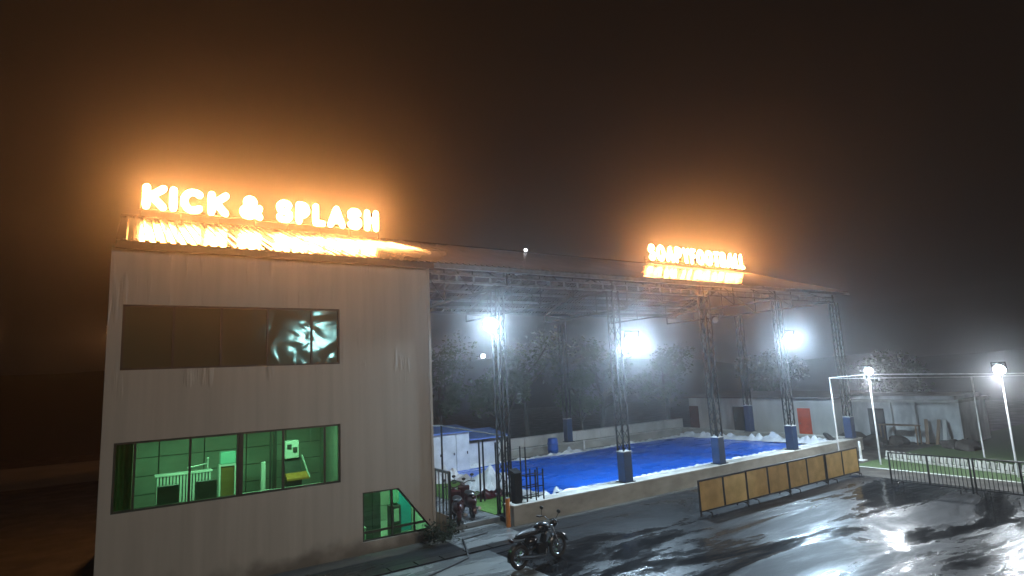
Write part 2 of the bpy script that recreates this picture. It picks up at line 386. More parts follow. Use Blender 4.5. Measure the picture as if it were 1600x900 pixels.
# upper window: mirror-filmed panes
def window(name, r, xs, fmat, gmat, rail=None, y=BY + .07, lab=None):
    x0, x1, z0, z1 = r; wo_ = bpy.data.objects.new(name, None); COL.objects.link(wo_); wo_.parent = bld
    wo_.matrix_parent_inverse = wmat(bld).inverted(); wo_.location = ((x0 + x1) / 2, y, z0)
    if lab: wo_["label"] = lab
    t = .05
    fr = MB().box((x0, y - .05, z0), (x1, y + .05, z0 + t)).box((x0, y - .05, z1 - t), (x1, y + .05, z1))
    fr.box((x0, y - .05, z0 + t), (x0 + t, y + .05, z1 - t)).box((x1 - t, y - .05, z0 + t), (x1, y + .05, z1 - t))
    part("frame", fr, fmat, wo_)
    edges = [x0 + t] + xs + [x1 - t]
    for i, xm in enumerate(xs):
        part("mullion", MB().box((xm - .025, y - .04, z0 + t), (xm + .025, y + .04, z1 - t)), fmat, wo_)
    for i in range(len(edges) - 1):
        a = edges[i] + (.025 if i else 0); b_ = edges[i + 1] - (.025 if i < len(edges) - 2 else 0)
        part("pane", MB().add([(a, y, z0 + t), (b_, y, z0 + t), (b_, y, z1 - t), (a, y, z1 - t)], [(0, 1, 2, 3)]), gmat, wo_)
    if rail:
        part("rail", MB().box((x0 + t, y + .045, rail - .012), (x1 - t, y + .07, rail + .012)), fmat, wo_)
    return wo_
window("window", W1, [.95, 2.0, 3.1, 4.23], "frame_brown", "glass_film", rail=6.0, lab="upper window with dark wavy reflective film")
window("window", W2, [.27, 1.39, 2.44, 3.52, 4.58], "frame_dark", "glass_green", lab="lower window with green tinted panes")
part("heavy_mullion", MB().box((2.47, BY + .02, 2.03), (2.56, BY + .13, 3.48)), "frame_dark", bld)
# corner window
cw = bpy.data.objects.new("corner_window", None); COL.objects.link(cw); cw.parent = bld; cw.matrix_parent_inverse = wmat(bld).inverted(); cw.location = (6.6, BY + .07, .32)
cw["label"] = "small corner window with a slanting top edge"
fr = MB()
for i in range(4):
    (ax, az), (bx_, bz) = SW[i], SW[(i + 1) % 4]; fr.beam((ax, BY + .07, az), (bx_, BY + .07, bz), .08, .07, up=V((0, 1, 0)))
part("frame", fr, "frame_dark", cw)
part("mullion", MB().box((6.44, BY + .03, .35), (6.49, BY + .11, 1.58)), "frame_dark", cw)
part("mullion", MB().box((7.12, BY + .04, .35), (7.16, BY + .1, 1.0)), "frame_dark", cw)
part("rail", MB().box((5.65, BY + .04, .52), (7.5, BY + .1, .58)), "frame_dark", cw)
part("pane", MB().add([(5.62, BY + .075, .34), (7.66, BY + .075, .33), (6.65, BY + .075, 1.58), (5.62, BY + .075, 1.6)], [(0, 1, 2, 3)]), "glass_green", cw)
# rooms: floors, ceilings, panelled back walls
part("room_floor", MB().box((BX0 + .16, BY + .17, 1.30), (5.3, 19.4, 1.40)), "room_floor", bld)
part("room_ceiling", MB().box((BX0 + .16, BY + .17, 4.0), (7.6, 19.4, 4.1)), "room_wall", bld)
part("room_floor", MB().box((5.36, BY + .17, .0), (7.6, 19.4, .06)), "room_floor", bld)
part("partition", MB().box((5.3, BY + .17, .05), (5.36, 19.4, 4.0)), "room_wall", bld)
bw = part("room_back_wall", MB().box((BX0 + .16, 19.42, 0), (7.6, 19.5, 7.6)), "room_dark", bld)
pmesh = MB().box((-.545, -.02, -.235), (.545, .02, .235)).mesh("wall_panel", "room_wall")
for i in range(5):
    for j in range(6):
        put("wall_panel", pmesh, bw, True, loc=(.33 + i * 1.12, 19.395, 1.64 + j * .49))
for i in range(2):
    for j in range(4): put("wall_panel", pmesh, bw, True, loc=(5.92 + i * 1.12, 19.395, .30 + j * .49))
part("upper_floor", MB().box((BX0 + .16, BY + .17, 4.6), (7.6, 19.4, 4.7)), "room_dark", bld)

def room_lamp(x, y, z, lab, P, sx=.9, sy=.25):
    r = root("ceiling_lamp", (x, y, z), lab, "lamp", "strip lamps inside the building")
    part("housing", MB().box((x - sx / 2, y - sy / 2, z - .05), (x + sx / 2, y + sy / 2, z)), "room_white", r)
    part("diffuser", MB().box((x - sx / 2 + .02, y - sy / 2 + .02, z - .065), (x + sx / 2 - .02, y + sy / 2 - .02, z - .052)), "room_lamp", r)
    L = bpy.data.lights.new("tube_light", 'AREA'); L.shape = 'RECTANGLE'; L.size = sx; L.size_y = sy; L.energy = P; L.color = (1, .97, .88)
    o = bpy.data.objects.new("tube_light", L); COL.objects.link(o); o.parent = r; o.location = (0, 0, -.08)
room_lamp(1.5, 17.0, 3.998, "strip lamp on the ceiling behind the left panes of the green window", 95)
room_lamp(3.9, 17.0, 3.998, "strip lamp on the ceiling behind the right panes of the green window", 85)
room_lamp(6.6, 16.9, 3.998, "strip lamp on the ceiling above the corner window", 330)

# furniture seen through the green glass
FZ = 1.40
r = root("slatted_counter", (1.42, 18.1, FZ), "white slatted counter behind the left green panes", "counter")
for i in range(17): part("slat", MB().box((.8 + i * .0745, 18.0, FZ + .02), (.846 + i * .0745, 18.04, 2.46)), "room_white", r)
part("counter_top", MB().box((.76, 17.98, 2.462), (2.08, 18.4, 2.50)), "room_white", r)
part("carcass", MB().box((.8, 18.06, FZ + .01), (2.04, 18.38, 2.455)), "frame_dark", r)
r = root("desk_lamp", (1.98, 18.2, 2.50), "thin white desk lamp standing on the slatted counter", "lamp")
part("stem", MB().tube((1.98, 18.2, 2.502), (1.98, 18.2, 2.78), .014), "room_white", r)
part("lamp_head", MB().tube((1.5, 18.2, 2.60), (1.98, 18.2, 2.66), .018).ell((1.98, 18.2, 2.79), (.03, .03, .03)), "room_white", r)
def office_chair(x, y, lab):
    r = root("office_chair", (x, y, FZ), lab, "chair", "dark chairs behind the green window")
    part("backrest", MB().box((x - .24, y - .2, FZ + .48), (x + .24, y - .13, FZ + .95)), "room_dark", r, bevel=.02)
    part("seat", MB().box((x - .24, y - .19, FZ + .40), (x + .24, y + .26, FZ + .47)), "room_dark", r, bevel=.02)
    part("column", MB().tube((x, y, FZ + .08), (x, y, FZ + .40), .03), "frame_dark", r)
    b_ = MB()
    for k in range(5): b_.beam((x, y, FZ + .06), (x + .26 * math.cos(k * 1.2566), y + .26 * math.sin(k * 1.2566), FZ + .03), .05, .04)
    part("base", b_, "frame_dark", r)
office_chair(1.02, 17.35, "dark chair in front of the slatted counter, left one")
office_chair(1.86, 17.4, "dark chair in front of the slatted counter, right one")
r = root("display_cabinet", (2.43, 18.1, FZ), "white framed display cabinet with a brown panel and pale blue top", "cabinet")
part("frame", MB().box((2.24, 18.0, FZ), (2.28, 18.3, 2.6)).box((2.62, 18.0, FZ), (2.66, 18.3, 2.6)).box((2.28, 18.0, FZ), (2.62, 18.3, FZ + .3)).box((2.28, 18.0, 2.55), (2.62, 18.3, 2.6)), "room_white", r)
part("panel", MB().box((2.282, 18.03, FZ + .302), (2.618, 18.08, 2.548)), "room_brown", r)
part("top_box", MB().box((2.27, 18.02, 2.602), (2.65, 18.28, 2.93)), "jug", r, bevel=.02)
solo("white_pillar", MB().box((3.30, 17.95, FZ), (3.41, 18.06, 2.55)), "room_white", "slim white pillar stand behind the middle green pane", "stand", bevel=.01)
r = root("pipe_stack", (3.66, 18.3, FZ), "pair of dark vertical pipes inside the green window", "pipes")
for x in (3.6, 3.68, 3.74): part("pipe", MB().tube((x, 18.3, FZ), (x, 18.3, 3.998), .03), "room_dark", r)
r = root("arcade_cabinet", (4.2, 18.2, FZ), "white arcade cabinet with an orange control board inside the green window", "machine")
part("head", MB().box((3.95, 18.05, 2.55), (4.33, 18.4, 3.05)), "room_white", r, bevel=.02)
part("screen", MB().box((4.0, 18.03, 2.82), (4.12, 18.048, 2.95)).box((4.16, 18.03, 2.72), (4.28, 18.048, 2.86)), "room_dark", r)
part("body", MB().prism([(3.95, 18.4, FZ), (3.95, 18.1, FZ), (3.95, 17.95, 2.0), (3.95, 18.15, 2.548), (3.95, 18.4, 2.548)], (.45, 0, 0)), "room_dark", r)
part("control_board", MB().prism([(3.94, 17.72, 1.98), (3.94, 17.72, 2.03), (3.94, 18.02, 2.16), (3.94, 18.02, 2.11)], (.6, 0, 0)), "room_orange", r)
part("side_strut", MB().beam((4.42, 18.1, 2.62), (4.56, 17.74, 2.0), .03), "room_white", r)
r = root("bench", (4.0, 16.9, FZ), "long pale bench under the right green panes", "bench")
part("seat", MB().box((2.7, 16.8, 1.86), (4.9, 17.2, 1.91)), "room_white", r)
for x in (2.75, 3.8, 4.82): part("leg", MB().box((x, 16.85, FZ), (x + .05, 17.15, 1.858)), "room_white", r)
cv = MB(); vs = []; fs = []
for i in range(25):
    x = -.2 + i * .02; y = 16.62 + .035 * math.sin(i * 1.35); vs += [(x, y, FZ + .1), (x, y, 3.95)]
for i in range(24): fs.append((2 * i, 2 * i + 2, 2 * i + 3, 2 * i + 1))
solo("curtain", cv.add(vs, fs), "curtain", "olive curtain hanging at the left end of the green window", "curtain", smooth=True)
# ground room
r = root("tall_cabinet", (6.2, 17.45, .06), "tall dark cabinet behind the corner window", "cabinet")
part("carcass", MB().box((5.95, 17.3, .06), (6.5, 17.7, 1.9)), "room_dark", r, bevel=.01)
part("door", MB().box((5.97, 17.275, .1), (6.22, 17.298, 1.86)).box((6.24, 17.275, .1), (6.48, 17.298, 1.86)), "room_dark", r)
r = root("water_cooler", (6.92, 17.3, .06), "water cooler with upturned green jug behind the corner window", "water cooler")
part("jug", MB().tube((6.92, 17.3, 1.03), (6.92, 17.3, 1.42), .15, .15, 14).tube((6.92, 17.3, .96), (6.92, 17.3, 1.03), .05, .12, 12), "jug", r, smooth=True)
part("body", MB().box((6.75, 17.15, .06), (7.08, 17.45, .96)), "room_dark", r, bevel=.02)
part("tap_panel", MB().box((6.85, 17.13, .5), (7.0, 17.148, .85)), "room_white", r)
solo("teal_board", MB().box((7.14, 17.6, .07), (7.59, 17.63, 1.45)), "room_teal", "teal board leaning inside the corner window", "board")
r = root("stool", (5.82, 17.0, .06), "pale stool at the left of the corner window", "stool")
part("seat", MB().box((5.62, 16.9, .50), (5.92, 17.2, .54)), "room_white", r)
for dx in (.02, .26):
    for dy in (.02, .26): part("leg", MB().box((5.62 + dx, 16.9 + dy, .06), (5.65 + dx, 16.93 + dy, .498)), "room_white", r)

# ------------------------------------------------------------------ great pitched roof over building and pool
RX0, RX1, EY, EZ, RY, RZ, BYE = -.3, 32.3, 15.87, 8.13, 21.8, 10.24, 27.73
roof = root("canopy_roof", (16, RY, EZ), "huge pitched corrugated metal roof over the building and the pool", "roof")
sl = math.hypot(RY - EY, RZ - EZ); ang = math.atan2(RZ - EZ, RY - EY)
NSH = 30; SWD = (RX1 - RX0) / NSH
def corrugated(name, mat, wd, ln):
    prof = []; k = 5; p = wd / k
    for i in range(k):
        x = i * p; prof += [(x, 0), (x + p * .52, 0), (x + p * .64, .042), (x + p * .88, .042)]
    prof.append((wd + .0, 0)); vs = []; fs = []
    for x, z in prof:
        vs += [(x, 0, z), (x, ln / 2, z - .006), (x, ln, z)]
    for i in range(len(prof) - 1):
        for j in range(2): fs.append((3 * i + j, 3 * i + 3 + j, 3 * i + 4 + j, 3 * i + 1 + j))
    return MB().add(vs, fs).mesh(name, mat, fix=False)
shm = corrugated("roof_sheet", "roof_sheet", SWD + .02, sl)
for i in range(NSH):
    put("roof_sheet", shm, roof, True, loc=(RX0 + i * SWD, EY, EZ + .02 + (i % 2) * .004), rot=(ang, 0, 0))
for i in range(NSH):
    put("roof_sheet", shm, roof, True, loc=(RX0 + (i + 1) * SWD, BYE, EZ + .02 + (i % 2) * .004), rot=(ang, 0, math.pi))
part("ridge_cap", MB().prism([(RX0, RY - .3, RZ - .04), (RX0, RY, RZ + .085), (RX0, RY + .3, RZ - .04), (RX0, RY, RZ + .06)], (RX1 - RX0, 0, 0)), "roof_sheet", roof)
part("fascia", MB().box((RX0, EY - .02, EZ - .17), (BX1, EY + .02, EZ + .0)), "frame_brown", roof)
part("gutter", MB().box((BX1 + .02, EY - .06, EZ - .14), (RX1, EY + .06, EZ - .012)), "steel_grey", roof)
part("soffit", MB().add([(RX0, EY + .02, EZ - .16), (BX1, EY + .02, EZ - .16), (BX1, BY - .004, EZ - .10), (RX0, BY - .004, EZ - .10)], [(0, 1, 2, 3)]), "roof_brown", roof)
zs = lambda y: EZ + (RZ - EZ) * (1 - abs(y - RY) / (RY - EY))
for y in (16.0, 17.2, 18.4, 19.6, 20.8, 21.6, 22.0, 22.85, 23.7, 24.55, 25.4, 26.25, 27.0, 27.6):
    part("purlin", MB().box((RX0 + .1, y - .035, zs(y) - .14), (RX1 - .1, y + .035, zs(y) - .02)), "steel_grey", roof)
PX = [10.55, 15.3, 20.6, 25.9, 31.1]
g = MB()
for z in (7.62, 7.86): g.beam((BX1 + .05, 16.1, z), (31.2, 16.1, z), .06, .06)
x = BX1 + .3
while x < 31.2: g.beam((x, 16.1, 7.65), (x, 16.1, 7.83), .05, .05); x += .62
part("eave_girder", g, "steel_grey", roof)
for X in PX:
    t = MB(); t.beam((X, 16.1, 7.62), (X, 27.5, 7.62), .09, .08)
    for y in (16.1, 27.5): t.beam((X, y, 7.6), (X, y, zs(y) - .14), .06)
    t.beam((X, 16.1, zs(16.1) - .18), (X, RY, RZ - .18), .08); t.beam((X, RY, RZ - .18), (X, 27.5, zs(27.5) - .18), .08)
    ys = [16.1 + i * 1.14 for i in range(11)]
    for a, b_ in zip(ys[:-1:2], ys[2::2]): t.beam((X, a, 7.64), (X, b_, zs(b_) - .2), .035); t.beam((X, b_, 7.64), (X, b_, zs(b_) - .2), .035)
    part("truss", t, "steel_dark", roof)

# lattice columns
def column(X, y, z0, ztop, mats, lab, casing=1.05):
    r = root("lattice_column", (X, y, z0), lab, "column", "lattice columns carrying the pool roof")
    h = .15; cs = [(X - h, y - h), (X + h, y - h), (X + h, y + h), (X - h, y + h)]
    for cx, cy_ in cs: part("chord", MB().beam((cx, cy_, z0 + .02), (cx, cy_, ztop), .05), mats[0], r)
    lc = MB(); z = z0 + casing; up = 0
    while z < ztop - .4:
        for i in range(4):
            a, b_ = cs[i], cs[(i + 1) % 4]
            if up % 2: a, b_ = b_, a
            lc.beam((*a, z), (*b_, z + .42), .016)
        z += .42; up += 1
    part("lacing", lc, mats[0], r)
    if casing > .2:
        cg = MB().box((X - .19, y - .19, z0), (X + .19, y + .19, z0 + casing))
        part("base_casing", cg, mats[1], r, bevel=.01)
        part("casing_rim", MB().box((X - .2, y - .2, z0 + casing), (X + .2, y + .2, z0 + casing + .03)), "steel_white", r)
    part("base_plate", MB().box((X - .26, y - .24, z0 - .012), (X + .26, y + .24, z0 + .015)), mats[0], r)
    return r
WT = .62
column(PX[0], 16.75, .15, 7.58, ("steel_dark", "steel_dark"), "dark lattice column at the near left end of the pool wall", 0.1)
column(PX[1], 16.1, WT + .012, 7.58, ("steel_dark", "blue_paint"), "lattice column with blue foot, nearest the yard on the long pool wall")
column(PX[2], 16.1, WT + .012, 7.58, ("steel_dark", "blue_paint"), "lattice column with blue foot, middle of the long pool wall")
column(PX[3], 16.1, WT + .012, 7.58, ("steel_dark", "blue_paint"), "lattice column with blue foot in front of the red door")
column(PX[4], 16.1, WT + .012, 7.58, ("steel_dark", "blue_paint"), "lattice column at the far right corner of the pool wall")
column(31.55, 22.2, WT + .012, 7.58, ("steel_dark", "blue_paint"), "lattice column beside the black door on the far end wall", 1.5)
column(21.9, 27.6, WT + .012, 7.58, ("steel_dark", "blue_paint"), "lattice column rising from the back wall of the pool", 1.3)
column(12.0, 27.6, WT - .45, 7.58, ("steel_dark", "blue_paint"), "lattice column behind the white huts", 1.3)

# ------------------------------------------------------------------ lettered signs on the ridge
def arc(cx, cz, rx, rz, a0, a1, n=14): return [(cx + rx * math.cos(math.radians(a0 + (a1 - a0) * i / n)), cz + rz * math.sin(math.radians(a0 + (a1 - a0) * i / n))) for i in range(n + 1)]
STROKES = {                                                        # centre lines of rounded bold letters in a unit box
    "K": [[(0, 0), (0, 1)], [(.08, .44), (1, 1)], [(.30, .58), (1, 0)]],
    "I": [[(.5, 0), (.5, 1)]],
    "C": [arc(.55, .5, .55, .5, 50, 310, 20)],
    "&": [[(1, 0), (.28, .62)] + arc(.42, .80, .22, .20, 215, -20, 10) + [(.55, .60), (.2, .46)] + arc(.34, .25, .34, .25, 120, 300, 10) + [(.72, .12), (.98, .48)]],
    "S": [arc(.5, .75, .46, .25, 25, 265, 14) + arc(.5, .25, .5, .25, 90, -155, 14)],
    "P": [[(0, 0), (0, 1), (.45, 1)] + arc(.5, .70, .5, .30, 90, -90, 12) + [(.02, .40)]],
    "L": [[(0, 1), (0, 0), (1, 0)]],
    "A": [[(0, 0), (.5, 1), (1, 0)], [(.2, .28), (.8, .28)]],
    "H": [[(0, 0), (0, 1)], [(1, 0), (1, 1)], [(0, .5), (1, .5)]],
    "O": [arc(.5, .5, .5, .5, 0, 360, 26)],
    "Y": [[(0, 1), (.5, .48), (1, 1)], [(.5, .48), (.5, 0)]],
    "F": [[(1, 1), (0, 1), (0, 0)], [(0, .52), (.8, .52)]],
    "T": [[(0, 1), (1, 1)], [(.5, 1), (.5, 0)]],
    "B": [[(0, 0), (0, 1), (.4, 1)] + arc(.45, .77, .42, .23, 90, -90, 9) + [(.05, .54)], [(.4, .54)] + arc(.5, .27, .5, .27, 90, -90, 10) + [(0, 0)]],
}
def glyph(ch, x0, x1, z0, z1, y, parent, r):
    mb = MB(); ax, bx_, az, bz = x0 + r, x1 - r, z0 + r, z1 - r
    for st in STROKES[ch]:
        P = [V((ax + p[0] * (bx_ - ax), 0, az + p[1] * (bz - az))) for p in st]
        for a, b_ in zip(P[:-1], P[1:]): mb.tube(a, b_, r, r, 12)
        for p in P: mb.ell(p, (r, r, r), None, 12, 8)
    mb.v = [(v[0], y + v[1] * .8, v[2]) for v in mb.v]
    me = mb.mesh("letter", "letter_face", fix=False); me.materials.append(MATS["letter_return"]); me.update()
    for p in me.polygons: p.material_index = 0 if abs(p.normal.y) > .38 else 1
    return put("letter", me, parent)
def sign_frame(r, x0, x1, y, z0):
    part("support_rail", MB().beam((x0, y + .18, z0 + .1), (x1, y + .18, z0 + .12), .04), "steel_dark", r)
    n = max(4, int((x1 - x0) / 1.1))
    for i in range(n + 1):
        x = x0 + .05 + (x1 - x0 - .1) * i / n
        part("post", MB().beam((x, y + .21, RZ + .0), (x, y + .21, z0 + .3), .03), "steel_dark", r)
LY = 21.5
s1 = root("kick_and_splash_sign", (4.2, LY, RZ), "large glowing orange-white channel letters reading KICK & SPLASH", "sign")
for ch, a, b_ in [("K", .22, .93), ("I", .985, 1.215), ("C", 1.29, 2.03), ("K", 2.10, 2.78), ("&", 3.09, 3.88), ("S", 4.28, 4.90), ("P", 4.98, 5.50), ("L", 5.58, 6.08), ("A", 6.13, 6.83), ("S", 6.88, 7.48), ("H", 7.56, 8.16)]:
    glyph(ch, a + .015, b_ - .015, 10.48, 11.32, LY, s1, .108)
sign_frame(s1, .15, 8.25, LY, 10.42)
s2 = root("soapy_football_sign", (27.5, LY, RZ), "smaller-looking glowing letters reading SOAPYFOOTBALL at the far end of the ridge", "sign")
wd = {"S": .62, "O": .74, "A": .72, "P": .6, "Y": .66, "F": .52, "T": .6, "B": .62, "L": .5}
txt = "SOAPYFOOTBALL"; tot = sum(wd[c] for c in txt); k = (31.78 - 23.3) / tot; x = 23.3
for ch in txt:
    glyph(ch, x + .04, x + wd[ch] * k - .09, 10.42, 11.3, LY, s2, .082); x += wd[ch] * k
sign_frame(s2, 23.2, 31.9, LY, 10.36)

r = root("ridge_beacon", (15.3, 21.6, RZ), "tiny white lamp on the roof ridge between the two signs", "lamp")
part("stem", MB().tube((15.3, 21.6, RZ - .08), (15.3, 21.6, RZ + .04), .02), "steel_dark", r)
part("bulb", MB().ell((15.3, 21.6, RZ + .1), (.09, .06, .07)), "ridge_lamp", r)

# ------------------------------------------------------------------ floodlights
def flood(X, y, z, attach, lab, P, size=.42, lens="flood_lens", color=(.72, .87, 1.0), aim=(-.35, -.8, -.35), small=None, lit=True, pr=.12, tilt=.18, fwd=.85, group="floodlights on the roof columns"):
    r = root("floodlight", attach, lab, "floodlight", group)
    d = V(aim).normalized(); rt = d.cross(V((0, 0, 1))).normalized(); up = rt.cross(d)
    c = V((X, y, z)); R3 = Matrix((rt, d, up)).transposed()
    def bx(mb, a, b_):
        t = MB().box(a, b_); mb.add([c + R3 @ V(v) for v in t.v], t.f); return mb
    h = size / 2
    part("housing", MB().tube(c - d * .1, c + d * .03, h * .82, h, 20), "steel_dark", r, smooth=True)
    fn = MB()
    for i in range(7): bx(fn, (-h * .9 + i * h * .3 - .006, -.14, -h * .7), (-h * .9 + i * h * .3 + .006, -.088, h * .7))
    part("cooling_fins", fn, "steel_dark", r)
    part("lens", MB().ell(c + d * .035, (h * .93, .07, h * .93), R3, 20, 10), lens if lit else "steel_white", r, smooth=True)
    br = bx(MB(), (-h - .03, -.05, -.02), (-h - .005, .0, h + .06)); bx(br, (h + .005, -.05, -.02), (h + .03, .0, h + .06)); bx(br, (-h - .03, -.05, h + .06), (h + .03, .0, h + .085))
    part("bracket", br, "steel_dark", r)
    part("arm", MB().beam(c + up * (h + .07), V(attach), .045), "steel_dark", r)
    if small:
        q = V(small)
        lp = part("lower_lamp", MB().box((q.x - .07, q.y - .05, q.z - .05), (q.x + .07, q.y + .05, q.z + .06)), "steel_dark", r)
        part("lens", MB().box((q.x - .06, q.y - .062, q.z - .045), (q.x + .06, q.y - .052, q.z + .05)), "flood_lens_small", lp)
    if lit:
        L = bpy.data.lights.new("flood_beam", 'SPOT'); L.energy = P; L.color = color; L.shadow_soft_size = pr
        L.spot_size = math.radians(166); L.spot_blend = .25
        o = bpy.data.objects.new("flood_beam", L); COL.objects.link(o); o.parent = r
        o.location = c + d * .32 - up * .05 - V(attach)
        bd = V((d.x * .25, tilt, -1)).normalized(); o.rotation_euler = bd.to_track_quat('-Z', 'Y').to_euler()
        L = bpy.data.lights.new("forward_beam", 'SPOT'); L.energy = P * fwd; L.color = color; L.shadow_soft_size = pr
        L.spot_size = math.radians(130); L.spot_blend = .9
        o = bpy.data.objects.new("forward_beam", L); COL.objects.link(o); o.parent = r
        o.location = c + d * .36 - V(attach); o.rotation_euler = V((d.x, d.y, -.12)).normalized().to_track_quat('-Z', 'Y').to_euler()
    return r
FC = (.58, .80, 1.0)
flood(10.03, 16.4, 6.31, (10.4, 16.6, 6.6), "dazzling floodlight on the dark column beside the building", 1300, .46, small=(9.72, 16.5, 5.28), color=FC)
flood(15.87, 15.85, 5.72, (15.45, 15.95, 6.1), "largest dazzling floodlight, on the column nearest the yard", 2200, .52, small=(15.42, 15.85, 5.28), color=FC)
flood(26.1, 15.8, 5.76, (25.9, 15.95, 6.1), "dazzling floodlight on the column in front of the red door", 2000, .5, color=FC)
flood(20.9, 15.85, 6.55, (20.75, 15.95, 6.8), "unlit floodlight high on the middle column", 0, .3, lit=False)

# ------------------------------------------------------------------ pool: walls, tarpaulin
def stucco_wall(name, a, b_, lab, cap=True):
    r = root(name, ((a[0] + b_[0]) / 2, (a[1] + b_[1]) / 2, 0), lab, "wall")
    part("wall_body", MB().box((a[0], a[1], -.05), (b_[0], b_[1], b_[2] - .06)), "concrete", r)
    part("coping", MB().box((a[0] - .02, a[1] - .03, b_[2] - .058), (b_[0] + .02, b_[1] + .03, b_[2])), "concrete_cap", r, bevel=.012)
    return r
stucco_wall("pool_wall", (10.25, 15.85, 0), (31.75, 16.35, WT), "long low concrete wall along the near side of the blue pool")
stucco_wall("pool_wall", (31.42, 16.382, 0), (31.75, 27.37, WT), "low concrete wall across the far right end of the pool")
stucco_wall("pool_wall", (16.2, 27.4, 0), (31.75, 27.7, WT), "low concrete wall along the back of the pool")
r = root("boundary_wall", (22, 29.5, 0), "pale boundary wall behind the back edge of the pool", "wall")
x = 14.0
while x < 34:
    part("wall_panel", MB().box((x, 29.4, -.05), (x + 1.98, 29.55, .92)), "plaster", r, bevel=.01); x += 2.0
part("rail", MB().box((14, 29.38, .922), (34, 29.57, .96)), "concrete_cap", r)

def grid(x0, x1, y0, y1, nx, ny, zf, jit=None):
    vs = []; fs = []
    for i in range(nx + 1):
        for j in range(ny + 1):
            x = x0 + (x1 - x0) * i / nx; y = y0 + (y1 - y0) * j / ny
            if jit: x, y = jit(x, y, i, j)
            vs.append((x, y, zf(x, y)))
    for i in range(nx):
        for j in range(ny): k_ = i * (ny + 1) + j; fs.append((k_, k_ + ny + 1, k_ + ny + 2, k_ + 1))
    return MB().add(vs, fs)
TX0, TX1, TY0, TY1 = 12.6, 30.2, 16.7, 25.9
def tz(x, y):
    near = max(0, 1 - (y - TY0) / .9)
    return .27 + .04 * noise.noise(V((x * .35, y * .6, 0))) + .012 * noise.noise(V((x * 1.3, y * 2.2, 3))) + .03 * max(0, noise.noise(V((x * .9, y * 3.0, 9))) - .25) + near * near * .30
tarp = root("pool_tarpaulin", (21, 21, .2), "blue tarpaulin with white edges covering the whole pool", "tarpaulin")
part("sheet", grid(TX0, TX1, TY0, TY1, 130, 70, tz), "tarp_blue", tarp, smooth=True, fix=False)
def edge(name, pts, wd_, hgt, seed, n):
    """crumpled white hem along a polyline"""
    P = [V(p) for p in pts]; L = [(P[i + 1] - P[i]).length for i in range(len(P) - 1)]; T = sum(L); vs = []; fs = []; m_ = 6
    for i in range(n + 1):
        s = T * i / n; k_ = 0
        while k_ < len(L) - 1 and s > L[k_]: s -= L[k_]; k_ += 1
        p = P[k_].lerp(P[k_ + 1], s / L[k_]); d = (P[k_ + 1] - P[k_]).normalized(); sd = V((-d.y, d.x, 0))
        for j in range(m_ + 1):
            t = j / m_ - .5; q = p + sd * t * wd_ * (1 + .5 * noise.noise(V((i * .23, seed, 1))))
            z = p.z + hgt * math.cos(t * math.pi) * (.35 + abs(noise.noise(V((i * .31, j * .5, seed)))) * 1.6)
            vs.append((q.x + .05 * noise.noise(V((i * .5, j, seed))), q.y, z))
    for i in range(n):
        for j in range(m_): a = i * (m_ + 1) + j; fs.append((a, a + m_ + 1, a + m_ + 2, a + 1))
    part(name, MB().add(vs, fs), "tarp_white", tarp, smooth=True, fix=False)
edge("white_hem", [(TX0, 16.62, .55), (TX1, 16.62, .55)], .34, .07, 1, 170)
edge("white_hem", [(TX0, 25.85, .25), (24, 25.95, .25), (TX1, 26.2, .25)], .45, .12, 2, 150)
edge("white_hem", [(30.1, 26.1, .27), (30.35, 22, .27), (30.2, 16.8, .4)], .8, .34, 3, 70)
edge("white_hem", [(12.6, 25.8, .25), (12.4, 21, .22), (12.5, 16.8, .3)], .5, .22, 4, 60)
def crumple(name, lab, cx, cy_, rx, ry, h, seed, mat="tarp_white", z0=.16):
    def zf(x, y):
        d = math.hypot((x - cx) / rx, (y - cy_) / ry); n_ = abs(noise.noise(V((x * 1.5, y * 1.3, seed)))) + .6 * abs(noise.noise(V((x * 3.1, y * 2.7, seed + 4))))
        return z0 + max(0, 1 - d ** 1.6) * h * (.25 + 1.5 * n_)
    def jit(x, y, i, j):
        a = math.atan2(y - cy_, x - cx); s = 1 - .22 * abs(math.sin(a * 2.5 + seed)); return cx + (x - cx) * s, cy_ + (y - cy_) * s
    return solo(name, grid(cx - rx, cx + rx, cy_ - ry, cy_ + ry, 26, 26, zf, jit), mat, lab, "sheet", "loose sheets at the entrance end of the pool", fix=False)
crumple("crumpled_sheet", "large crumpled white sheet beside the steel posts", 12.6, 21.2, 1.1, 1.4, .75, 1)
crumple("crumpled_sheet", "crumpled white sheet in front of the hut doors", 12.1, 24.2, .9, 1.0, .7, 5)
crumple("crumpled_sheet", "white sheet bunched at the near left corner of the pool", 12.9, 17.3, .9, .6, .4, 8)
crumple("crumpled_sheet", "dark maroon sheet heaped at the entrance", 11.7, 19.6, .7, .5, .35, 12, "bike_red")
solo("green_mat", MB().box((10.25, 17.0, .152), (12.3, 23.6, .175)), "mat_green", "bright green entrance mat beside the pool", "mat")
solo("entry_step", MB().box((8.2, 16.72, 0), (10.28, 23.5, .15)), "concrete_wet", "low concrete entrance step left of the pool", "step", bevel=.01)
